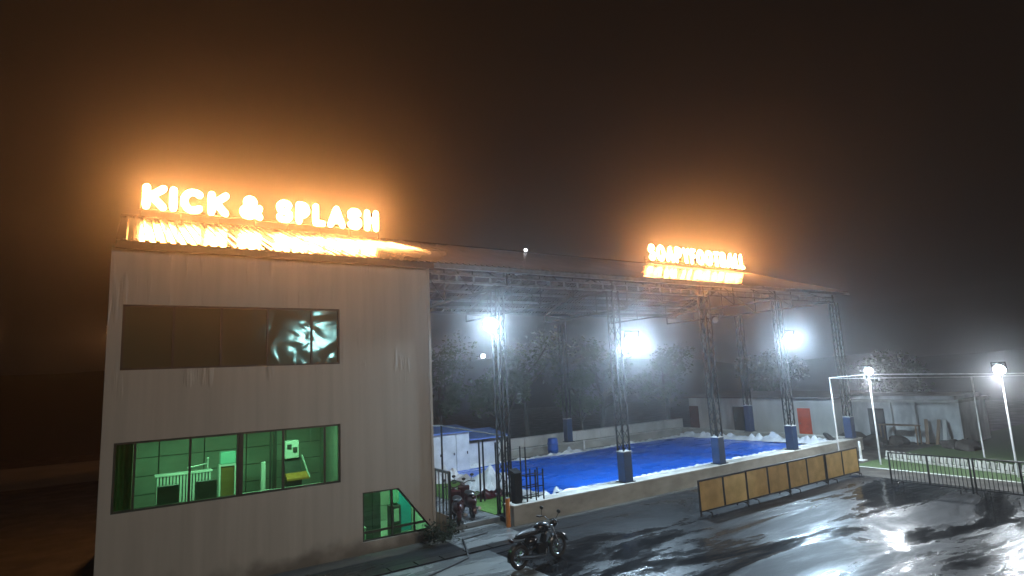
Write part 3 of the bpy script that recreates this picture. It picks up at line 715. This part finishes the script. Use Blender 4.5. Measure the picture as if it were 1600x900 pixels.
def barrel(x, y):
    r = root("plastic_barrel", (x, y, .15), "blue plastic barrel at the back edge of the pool", "barrel")
    prof = [(.0, .24), (.06, .27), (.3, .29), (.32, .31), (.36, .31), (.38, .29), (.6, .29), (.62, .31), (.66, .31), (.68, .29), (.88, .27), (.93, .24)]
    mb = MB(); n = 18; vs = []; fs = []
    for z, rr in prof:
        for i in range(n): vs.append((x + rr * math.cos(2 * math.pi * i / n), y + rr * math.sin(2 * math.pi * i / n), .15 + z))
    for j in range(len(prof) - 1):
        for i in range(n): fs.append((j * n + i, j * n + (i + 1) % n, (j + 1) * n + (i + 1) % n, (j + 1) * n + i))
    part("drum", mb.add(vs, fs), "barrel_blue", r, smooth=True, fix=False)
    part("lid", MB().tube((x, y, 1.07), (x, y, 1.09), .24, .24, 18), "barrel_blue", r)
barrel(19.9, 26.5)
crumple("sandbag", "pale sack lying beside the blue barrel", 21.1, 26.5, .45, .3, .45, 21, "tarp_white", .15)["category"] = "sack"
r = root("marker_post", (22.4, 26.8, .15), "short white marker post at the back of the pool", "post")
part("shaft", MB().tube((22.4, 26.8, .15), (22.4, 26.8, .72), .05), "paint_white", r); part("foot", MB().box((22.25, 26.7, .15), (22.55, 26.9, .18)), "paint_white", r)
r = root("tyre", (30.6, 16.6, WT), "old black tyre lying on the far end of the pool wall", "tyre")
part("tread", MB().torus((30.35, 16.75, .66), (.25, -.6, .75), .3, .085), "rubber", r, smooth=True)

# ------------------------------------------------------------------ huts at the entrance end
r = root("site_hut", (13.2, 25.6, .0), "white panel hut with a blue roof at the left end of the pool", "hut")
part("wall", MB().box((11.0, 25.5, 0), (14.1, 27.0, 2.06)), "hut_white", r)
for i in range(4):
    dr = part("door", MB().box((11.22 + i * .72, 25.46, .1), (11.88 + i * .72, 25.498, 1.95)), "hut_white", r)
    part("handle", MB().box((11.78 + i * .72, 25.42, 1.0), (11.82 + i * .72, 25.458, 1.12)), "black_metal", dr)
part("roof", MB().prism([(10.9, 25.2, 2.10), (10.9, 27.2, 2.28), (10.9, 27.2, 2.22), (10.9, 25.2, 2.04)][::-1], (3.4, 0, 0)), "hut_blue", r)
r = root("storage_hut", (15.1, 26.2, 0), "lower grey storage hut beside the white panel hut", "hut")
part("wall", MB().box((14.15, 26.0, 0), (16.1, 27.2, 1.4)), "hut_white", r)
part("roof", MB().prism([(14.12, 25.4, 1.66), (14.12, 27.4, 1.96), (14.12, 27.4, 1.9), (14.12, 25.4, 1.6)][::-1], (2.3, 0, 0)), "hut_blue", r)
part("gable", MB().box((14.15, 26.3, 1.402), (16.1, 27.1, 1.72)), "room_dark", r)
# pipe frame of the entrance
r = root("entrance_pergola", (10.5, 18.5, 0), "thin steel pipe frame over the pool entrance", "frame")
part("post", MB().tube((9.9, 20.0, .15), (9.9, 20.0, 2.9), .035), "steel_dark", r)
for dx in (0, .16): part("post", MB().tube((10.9 + dx, 19.0, .15), (10.9 + dx, 19.0, 2.35), .035), "steel_dark", r)
part("crossbar", MB().tube((8.0, 20.0, 3.02), (9.9, 20.0, 2.9), .025).tube((9.9, 20.0, 2.9), (11.0, 17.2, 2.56), .025), "steel_grey", r)
part("post", MB().tube((11.0, 17.2, .15), (11.0, 17.2, 2.56), .035), "steel_dark", r)
part("post", MB().tube((10.62, 17.0, .15), (10.62, 17.0, 2.5), .03).tube((10.35, 16.95, .15), (10.35, 16.95, 2.45), .03), "steel_dark", r)
# steel rack standing on the wall corner
r = root("steel_rack", (11.2, 16.1, WT), "black steel rack standing on the near corner of the pool wall", "rack")
for x in (10.85, 11.2, 11.5):
    for y in (15.95, 16.25): part("upright", MB().beam((x, y, WT + .002), (x, y, WT + (.95 if x > 11 else 1.7)), .035), "black_metal", r)
for z in (.75, 1.05, 1.4): part("shelf_bar", MB().beam((10.85, 15.95, z), (11.5, 15.95, z), .025).beam((10.85, 16.25, z), (11.5, 16.25, z), .025).beam((10.85, 15.95, z), (10.85, 16.25, z), .02), "black_metal", r)
r = root("control_cabinet", (10.55, 16.1, WT), "dark control box on a post at the end of the pool wall", "box")
part("case", MB().box((10.4, 15.95, WT), (10.66, 16.2, 1.55)), "steel_dark", r, bevel=.015)
part("hood", MB().prism([(10.38, 15.9, 1.552), (10.38, 16.24, 1.552), (10.38, 16.24, 1.66)], (.3, 0, 0)), "steel_dark", r)
r = root("orange_post", (10.1, 15.92, 0), "short orange-painted post at the end of the pool wall", "post")
part("shaft", MB().tube((10.1, 15.95, .0), (10.1, 15.95, .85), .075, .07, 12), "orange_paint", r, smooth=True)
part("cap", MB().ell((10.1, 15.95, .85), (.07, .07, .03)), "steel_grey", r)
# gate leaf
r = root("gate_leaf", (8.1, 16.9, 0), "black-framed gate leaf standing open beside the building corner", "gate")
fr = MB(); y0, y1, gx = 15.98, 17.35, 8.12
for y in (y0, y1): fr.beam((gx, y, .04), (gx, y, 1.88), .07)
for z in (.07, 1.86): fr.beam((gx, y0, z), (gx, y1, z), .07)
part("frame", fr, "black_metal", r)
for i in range(5): part("bar", MB().beam((gx, y0 + .23 * (i + 1), .1), (gx, y0 + .23 * (i + 1), 1.84), .025), "black_metal", r)
part("bottom_plate", MB().box((gx - .01, y0 + .04, .12), (gx + .01, y1 - .04, .62)), "wood", r)
part("hinge", MB().tube((gx, y1 + .05, .3), (gx, y1 + .05, .42), .03).tube((gx, y1 + .05, 1.5), (gx, y1 + .05, 1.62), .03), "steel_grey", r)

# ------------------------------------------------------------------ motorcycles
def motorcycle(loc, rz, lab, paint, scooter=False):
    r = root("motorcycle" if not scooter else "scooter", loc, lab, "motorcycle" if not scooter else "scooter", None, rz)
    P = lambda nm, mb, mt, par=r, **k: part(nm, mb, mt, par, False, **k)
    Rw = .29 if not scooter else .24; wb = .63 if not scooter else .60
    for sx in (1, -1):
        wh = P("wheel", MB().tube((sx * wb, -.05, Rw), (sx * wb, .05, Rw), .05, .05, 12), "steel_grey")
        part("tyre", MB().torus((sx * wb, 0, Rw), (0, 1, 0), Rw - .05, .05), "rubber", wh, False, smooth=True)
        rm = MB().torus((sx * wb, 0, Rw), (0, 1, 0), Rw - .10, .015, 20, 6)
        for k_ in range(6): rm.beam((sx * wb, 0, Rw), (sx * wb + (Rw - .1) * math.cos(k_ * math.pi / 3), 0, Rw + (Rw - .1) * math.sin(k_ * math.pi / 3)), .02)
        part("rim", rm, "chrome", wh, False)
    fk = MB()
    for sy in (-.08, .08): fk.tube((wb, sy, Rw), (wb - .24, sy, .86), .022)
    P("fork", fk, "chrome")
    P("front_fender", MB().add(*fender(wb, Rw)), paint, smooth=True)
    P("handlebar", MB().path([(wb - .30, -.36, 1.0), (wb - .24, -.18, 1.02), (wb - .25, 0, .95), (wb - .24, .18, 1.02), (wb - .30, .36, 1.0)], .014), "black_metal")
    for sy in (-1, 1):
        mi = P("mirror", MB().ell((wb - .2, sy * .32, 1.2), (.02, .07, .045)), "black_metal", smooth=True)
        part("stalk", MB().tube((wb - .26, sy * .26, 1.02), (wb - .2, sy * .32, 1.17), .008), "black_metal", mi, False)
        P("grip", MB().tube((wb - .30, sy * .27, 1.0), (wb - .31, sy * .39, 1.0), .02), "rubber")
    hl = P("headlight", MB().ell((wb - .10, 0, .86), (.09, .1, .1)), paint, smooth=True)
    part("lens", MB().ell((wb - .03, 0, .86), (.035, .075, .075)), "chrome", hl, False, smooth=True)
    if not scooter:
        P("frame", MB().path([(wb - .26, 0, .84), (.05, 0, .42), (-.25, 0, .38), (-wb, 0, Rw)], .03).path([(wb - .28, 0, .8), (0, 0, .72), (-.5, 0, .7), (-.75, 0, .74)], .025), "black_metal")
        P("fuel_tank", MB().ell((.13, 0, .83), (.26, .14, .13), Matrix.Rotation(.12, 3, 'Y')), paint, smooth=True)
        P("seat", MB().ell((-.32, 0, .80), (.42, .13, .065), Matrix.Rotation(-.05, 3, 'Y')), "seat_vinyl", smooth=True)
        P("engine", MB().box((-.12, -.13, .26), (.2, .13, .50)).tube((.12, 0, .46), (.2, 0, .66), .09, .08, 10), "steel_dark", bevel=.02)
        P("side_cover", MB().ell((-.25, 0, .58), (.2, .13, .12)), paint, smooth=True)
    else:
        P("front_apron", MB().prism([(wb - .22, -.2, .32), (wb - .14, -.2, .36), (wb - .22, -.2, .9), (wb - .32, -.2, .86)], (0, .4, 0)), paint, bevel=.03)
        P("footboard", MB().box((-.12, -.17, .27), (wb - .2, .17, .33)), "seat_vinyl", bevel=.02)
        P("body", MB().ell((-.42, 0, .52), (.40, .19, .22)), paint, smooth=True)
        P("seat", MB().ell((-.38, 0, .76), (.40, .15, .07)), "seat_vinyl", smooth=True)
        P("grab_rail", MB().path([(-.62, -.14, .74), (-.86, -.1, .82), (-.86, .1, .82), (-.62, .14, .74)], .013), "chrome")
    P("rear_fender", MB().add(*fender(-wb, Rw, 20, 190)), paint, smooth=True)
    P("tail_light", MB().ell((-wb - .24, 0, .70), (.05, .08, .05)), "bike_red", smooth=True)
    P("exhaust", MB().path([(.14, -.13, .34), (.05, -.17, .22), (-.35, -.18, .26), (-.8, -.19, .34)], [.02, .022, .045, .05], 9), "chrome", smooth=True)
    P("stand", MB().beam((-.1, .12, .28), (-.06, .27, .01), .025), "black_metal")
    return r
def fender(cx, Rw, a0=10, a1=170):
    vs = []; fs = []; n = 12
    for i in range(n + 1):
        a = math.radians(a0 + (a1 - a0) * i / n)
        for y, rr in ((-.07, Rw + .02), (-.05, Rw + .05), (.05, Rw + .05), (.07, Rw + .02)): vs.append((cx + rr * math.cos(a), y, Rw + rr * math.sin(a)))
    for i in range(n):
        for j in range(3): fs.append((i * 4 + j, i * 4 + j + 1, i * 4 + 5 + j, i * 4 + 4 + j))
    return vs, fs
motorcycle((8.72, 12.42, .005), .10, "black motorcycle parked on the wet yard in front of the pool wall", "bike_black")
motorcycle((8.95, 17.2, .15), 1.2, "dark red scooter parked nearest the open gate leaf", "bike_red", True)
motorcycle((9.62, 17.7, .15), 1.35, "dark red scooter parked beside the green mat", "bike_red", True)

# ------------------------------------------------------------------ crowd barriers
def barrier(loc, rz, length, nsec, barmat, pitch, lab, group, name, h=1.08):
    r = root(name, loc, lab, "barrier", group, rz); z0 = .17
    fr = MB().beam((0, 0, h), (length, 0, h), .045).beam((0, 0, z0), (length, 0, z0), .04)
    for x in (0.02, length - .02): fr.beam((x, 0, .03), (x, 0, h), .045)
    part("frame", fr, "black_metal", r, False)
    for i in range(1, nsec): part("upright", MB().beam((length * i / nsec, 0, z0 + .02), (length * i / nsec, 0, h - .022), .05), "black_metal", r, False)
    for s_ in range(nsec):
        b_ = MB(); a = length * s_ / nsec + .03; e = length * (s_ + 1) / nsec - .03; n = int((e - a) / pitch)
        for k_ in range(1, n): x = a + (e - a) * k_ / n; b_.beam((x, 0, z0 + .02), (x, 0, h - .022), .024 if barmat == "yellow_bar" else .018)
        part("bars", b_, barmat, r, False)
    for x in (length * .12, length * .88):
        part("foot", MB().path([(x, -.22, .02), (x, -.2, .14), (x, 0, .165), (x, .2, .14), (x, .22, .02)], .022), "black_metal", r, False)
    return r
ylab = ["yellow-barred crowd barrier at the left end of its row, nearest the camera", "yellow-barred crowd barrier second from the left end of its row",
        "yellow-barred crowd barrier third from the left end of its row", "yellow-barred crowd barrier at the right end of its row, by the white post"]
for i in range(4):
    barrier((14.98 + i * 2.42, 12.60 + random.uniform(-.03, .03), .005), random.uniform(-.01, .01), 2.38, 2, "yellow_bar", .036, ylab[i], "yellow barriers in front of the pool wall", "crowd_barrier")
blab = ["black crowd barrier with thin bars, next to the gap by the white post", "black crowd barrier with thin bars, running out at the right edge of the picture", ]
for i in range(2):
    barrier((23.42 + i * .03, 10.88 - i * 2.55, .005), -math.pi / 2, 2.5, 2, "black_metal", .115, blab[i], "black barriers at the turf pitch", "crowd_barrier", 1.16)

# ------------------------------------------------------------------ pitch cage, low wall, white post
r = root("low_wall", (28, 11, 0), "cream low wall with upright boards along the turf pitch", "wall")
a, b_ = V((29.3, 13.7, 0)), V((27.0, 3.2, 0)); n = 40
part("footing", MB().beam(a + V((0, 0, .03)), b_ + V((0, 0, .03)), .16, .1), "concrete_cap", r)
for i in range(n):
    p = a.lerp(b_, (i + .1) / n); q = a.lerp(b_, (i + .86) / n)
    part("board", MB().beam(p + V((0, 0, .26)), q + V((0, 0, .21)), .05, .26), "concrete_cap", r)
r = root("marker_bollard", (28.2, 14.3, 0), "short white post on a square foot beyond the yellow barriers", "bollard")
part("shaft", MB().tube((28.2, 14.25, .05), (28.2, 14.25, .86), .055, .05, 10), "paint_white", r, smooth=True)
part("foot", MB().box((28.02, 14.07, .012), (28.38, 14.43, .06)), "paint_white", r)
cage = root("pitch_cage", (29, 11, 0), "white steel pole cage over the turf pitch at the right", "cage")
for (x, y, z) in [(27.6, 14.9, 3.79), (27.6, 13.15, 3.90), (27.6, 8.42, 3.79), (27.6, 3.6, 3.72), (32, 10.85, 3.55), (34, 6.2, 3.5)]:
    part("pole", MB().tube((x, y, .0), (x, y, z), .034, .032, 10), "steel_white", cage, smooth=True)
part("rail", MB().path([(27.6, 14.9, 3.79), (27.6, 13.15, 3.90), (27.6, 8.42, 3.79), (27.6, 3.6, 3.72)], .02), "steel_white", cage)
part("rail", MB().path([(27.6, 14.9, 3.75), (32, 10.85, 3.55), (34, 6.2, 3.5)], .016), "steel_white", cage)
CC = (.86, .93, 1.0)
flood(27.25, 12.95, 4.06, (27.6, 13.15, 3.90), "small dazzling floodlight on the left pole of the pitch cage", 700, .34, "cage_lens", CC, (-.8, -.35, -.45), pr=.08, tilt=.0, fwd=.25, group="floodlights on the pitch cage")
flood(27.0, 8.25, 3.97, (27.6, 8.42, 3.79), "dazzling floodlight on the right pole of the pitch cage", 750, .38, "cage_lens", CC, (-.9, -.1, -.4), pr=.08, tilt=.0, fwd=.25, group="floodlights on the pitch cage")

# ------------------------------------------------------------------ low buildings beyond the pool
r = root("changing_rooms", (34.5, 23.5, 0), "long low white building with dark red, black and red doors behind the pool", "building")
part("wall", MB().box((34, 18.3, 0), (38, 28.7, 2.4)), "plaster", r)
part("roof", MB().prism([(33.7, 18.0, 2.42), (38.2, 18.0, 2.6), (38.2, 18.0, 2.66), (33.7, 18.0, 2.48)], (0, 11.0, 0)), "roof_brown", r)
for y, wd_, mt_, zt in [(28.3, .75, "door_red_dark", 1.85), (24.65, .8, "door_black", 1.86), (20.15, .78, "red_paint", 1.84)]:
    d = part("door", MB().box((33.94, y - wd_ / 2, .05), (33.998, y + wd_ / 2, zt)), mt_, r); d["label"] = {"door_red_dark": "dark red door at the far end", "door_black": "black door", "red_paint": "bright red-orange door"}[mt_]
    part("handle", MB().tube((33.9, y + wd_ * .36, .95), (33.938, y + wd_ * .36, .95), .03), "steel_grey", d)
r = root("store_building", (36.5, 16, 0), "low weathered white building behind the pitch cage", "building")
part("wall", MB().box((36, 12.95, 0), (39.5, 18.95, 2.12)), "plaster_dirty", r)
part("roof_slab", MB().box((35.6, 12.8, 2.122), (39.8, 19.1, 2.26)), "concrete_cap", r)
part("parapet", MB().box((35.9, 13.1, 2.262), (39.5, 18.8, 2.45)), "plaster_dirty", r)
part("doorway", MB().box((35.96, 16.6, 0), (35.998, 17.45, 1.75)), "door_black", r)
part("column", MB().box((35.7, 14.9, 0), (35.9, 15.1, 2.118)), "plaster_dirty", r)
part("column", MB().box((35.7, 16.1, 0), (35.9, 16.28, 2.118)), "plaster_dirty", r)
r = root("work_table", (34.9, 15.6, 0), "dark long table in front of the weathered building", "table")
part("top", MB().box((34.7, 14.5, .95), (35.2, 16.4, 1.0)), "wood", r)
for y in (14.55, 16.3):
    for x in (34.72, 35.14): part("leg", MB().box((x, y, 0), (x + .06, y + .06, .948)), "wood", r)
for k_, (x, y, lean, lab) in enumerate([(35.3, 14.35, .1, "dark plank leaning on the weathered building, left one"), (35.3, 13.9, -.05, "dark plank leaning on the weathered building, middle one"), (35.3, 13.55, .06, "pale plank leaning on the weathered building, right one")]):
    solo("leaning_plank", MB().beam((x, y, .01), (x + .45, y + lean, 1.25), .16, .05), "wood" if k_ < 2 else "plaster", lab, "plank", "planks leaning on the weathered building")
for k_, (x, y, s_, lab) in enumerate([(33.6, 16.2, .5, "dark lump of rubble left of the white post"), (33.4, 17.2, .65, "dark rubble heap in front of the red-door building end"), (34.2, 12.2, .45, "low dark rubble heap right of the weathered building"), (34.6, 13.0, .35, "small rubble heap under the leaning planks"), (34.6, 15.4, .4, "rubble heap under the long table")]):
    mb = MB().ell((x, y, 0.1), (s_ * 1.4, s_ * 1.2, s_ * .9), None, 16, 10)
    mb.v = [tuple(V(p) + V((1, 1, 1)) * .18 * noise.noise(V(p) * 3.1)) for p in mb.v]
    solo("rubble_heap", mb, "dirt", lab, "rubble", "rubble in front of the low buildings", smooth=False)

# ------------------------------------------------------------------ drain channel and cable on the yard
r = root("drain_cover", (7.4, 14.5, 0), "dark steel drain cover strip across the forecourt", "drain")
for i in range(8):
    part("grate", MB().box((4.2 + i * .72, 14.32, .006), (4.89 + i * .72, 14.68, .035)), "black_metal", r, bevel=.006)
solo("rubber_hose", MB().path([(5.6, 13.2, .03), (6.6, 13.55, .03), (7.6, 14.0, .03), (8.0, 14.9, .06), (8.3, 15.6, .03), (9.2, 15.75, .03)], .028), "rubber", "black rubber hose lying across the forecourt", "hose", smooth=True)

# ------------------------------------------------------------------ trees
def tree(x, y, h, cr, n, mat, seed, lab, group="trees behind the pool"):
    rnd = random.Random(seed); r = root("tree", (x, y, 0), lab, "tree", group)
    t = MB(); pts = [V((x, y, -.1))]; p = pts[0]
    for i in range(5): p = p + V((rnd.uniform(-.15, .15), rnd.uniform(-.15, .15), h * .13)); pts.append(p)
    t.path(pts, [h * .028 * (1 - i * .13) for i in range(6)], 8)
    clumps = []
    for k_ in range(9):
        a = rnd.uniform(0, 6.28); st = pts[rnd.choice((2, 3, 4, 5))]; e = V((x + cr * .75 * math.cos(a) * rnd.uniform(.4, 1), y + cr * .75 * math.sin(a) * rnd.uniform(.4, 1), h * rnd.uniform(.42, .95)))
        t.path([st, st.lerp(e, .5) + V((0, 0, -.1 * h * .3)), e], [h * .013, h * .009, h * .004], 5); clumps.append((e, cr * rnd.uniform(.28, .55)))
    clumps.append((V((x, y, h * .8)), cr * .5))
    part("trunk", t, "bark", r, smooth=True)
    vs = []; fs = []
    for i in range(n):
        c, rr = rnd.choice(clumps); d = V((rnd.gauss(0, 1), rnd.gauss(0, 1), rnd.gauss(0, .8))).normalized() * rr * rnd.uniform(.35, 1.08)
        q = c + d; u = V((rnd.gauss(0, 1), rnd.gauss(0, 1), rnd.gauss(0, 1))).normalized(); w_ = u.orthogonal().normalized(); s = rnd.uniform(.09, .2)
        o = len(vs); vs += [q - u * s, q + w_ * s * .5, q + u * s, q - w_ * s * .5]; fs.append((o, o + 1, o + 2, o + 3))
    part("crown", MB().add(vs, fs), mat, r, fix=False)
tl = [(16.5, 33.5, 6.6, 2.6, "leaf_a", "dark tree behind the white panel hut"), (19.7, 31.6, 5.4, 2.2, "leaf_b", "pale-leaved tree behind the left part of the pool"), (23.5, 34, 7.2, 2.9, "leaf_a", "round dark tree behind the blue barrel"),
      (27.0, 32.2, 4.8, 2.0, "leaf_b", "small tree behind the pale boundary wall"), (31.0, 35, 7.0, 2.8, "leaf_a", "dark tree behind the far pool corner"), (36.5, 33.0, 6.2, 2.6, "leaf_b", "tree behind the dark red door"),
      (41.5, 27.0, 5.2, 2.6, "leaf_a", "tree rising behind the low white building"), (43.5, 19.5, 5.0, 2.4, "leaf_a", "tree behind the gap between the two low buildings"), (45, 9.5, 5.2, 2.6, "leaf_a", "tree beyond the turf pitch at the right"),
      (12.5, 36, 7.0, 2.8, "leaf_a", "dark tree at the left, next to the building corner")]
for i, (x, y, h, cr, mt_, lab) in enumerate(tl): tree(x, y, h, cr, 2600, mt_, 11 + i, lab)

def shrub(x, y, h, seed, lab):
    rnd = random.Random(seed); r = root("shrub", (x, y, 0), lab, "shrub"); st = MB(); vs = []; fs = []
    for k_ in range(9):
        a = rnd.uniform(0, 6.28); e = V((x + h * .7 * math.cos(a), y + h * .5 * math.sin(a), h * rnd.uniform(.5, 1))); st.path([(x, y, 0), (V((x, y, h * .4)) + e) / 2, e], [.012, .009, .004], 5)
        for i in range(60):
            q = e + V((rnd.gauss(0, .12), rnd.gauss(0, .12), rnd.gauss(-.05, .12))); u = V((rnd.gauss(0, 1), rnd.gauss(0, 1), rnd.gauss(0, 1))).normalized(); w_ = u.orthogonal().normalized(); s = rnd.uniform(.03, .06)
            o = len(vs); vs += [q - u * s, q + w_ * s * .5, q + u * s, q - w_ * s * .5]; fs.append((o, o + 1, o + 2, o + 3))
    vs = [(p[0], p[1], max(p[2], .02)) for p in vs]
    part("stems", st, "bark", r); part("foliage", MB().add(vs, fs), "leaf_dark", r, fix=False)
shrub(7.75, 15.75, .5, 5, "low dark shrub at the foot of the sign building's right corner")

# ------------------------------------------------------------------ lamp added behind the left corner to make the haze glow brown
r = root("added_glow_lamp", (-.3, 22.5, 6.6), "hidden lamp added for the brown glow left of the sign building", "lamp")
part("arm", MB().tube((-.3, 22.5, 6.75), (-.36, 23.0, 6.75), .025), "steel_dark", r)
part("hood", MB().box((-.57, 22.72, 6.62), (-.34, 22.75, 6.80)).box((-.55, 22.752, 6.76), (-.36, 22.9, 6.80)), "steel_dark", r)
part("lens", MB().box((-.51, 22.76, 6.60), (-.36, 22.98, 6.66)), "glow_lens", r)
L = bpy.data.lights.new("added_glow_beam", 'POINT'); L.energy = 650; L.color = (1, .44, .15); L.shadow_soft_size = .05
o = bpy.data.objects.new("added_glow_beam", L); COL.objects.link(o); o.parent = r; o.location = (.06, .6, -.1)

# ------------------------------------------------------------------ yard lamp behind the viewer, mirrored in the upper window
r = root("yard_lamp_post", (9.6, -4.6, 0), "yard lamp post whose light is mirrored in the dark upper window", "lamp post")
part("pole", MB().tube((9.6, -4.6, 0), (9.6, -4.6, 7.6), .08, .06, 12), "steel_grey", r, smooth=True)
part("lamp_head", MB().box((9.25, -4.55, 7.42), (9.95, -4.40, 7.86)), "steel_dark", r, bevel=.02)
part("lens", MB().box((9.29, -4.395, 7.46), (9.91, -4.385, 7.82)), "yard_lens", r)
L = bpy.data.lights.new("yard_beam", 'SPOT'); L.energy = 3300; L.color = (1, .89, .77); L.spot_size = math.radians(120); L.spot_blend = .8; L.shadow_soft_size = .9
o = bpy.data.objects.new("yard_beam", L); COL.objects.link(o); o.parent = r; o.location = (0, .35, 7.62); o.rotation_euler = (math.radians(74), 0, math.radians(6))

# ------------------------------------------------------------------ rain haze
hz = MB().box((-195, -95, -1), (245, 295, 27)).mesh("haze", "dirt")
hm = bpy.data.materials.new("haze_air"); hm.use_nodes = True; n = hm.node_tree.nodes; n.clear()
ho = n.new("ShaderNodeOutputMaterial"); pv = n.new("ShaderNodeVolumePrincipled")
pv.inputs["Color"].default_value = (.93, .93, .95, 1); pv.inputs["Density"].default_value = .0034; pv.inputs["Anisotropy"].default_value = .92
hm.node_tree.links.new(pv.outputs[0], ho.inputs["Volume"])
hz.materials.clear(); hz.materials.append(hm)
tag(put("haze", hz), "thin rain haze filling the night air", None, None, "stuff")
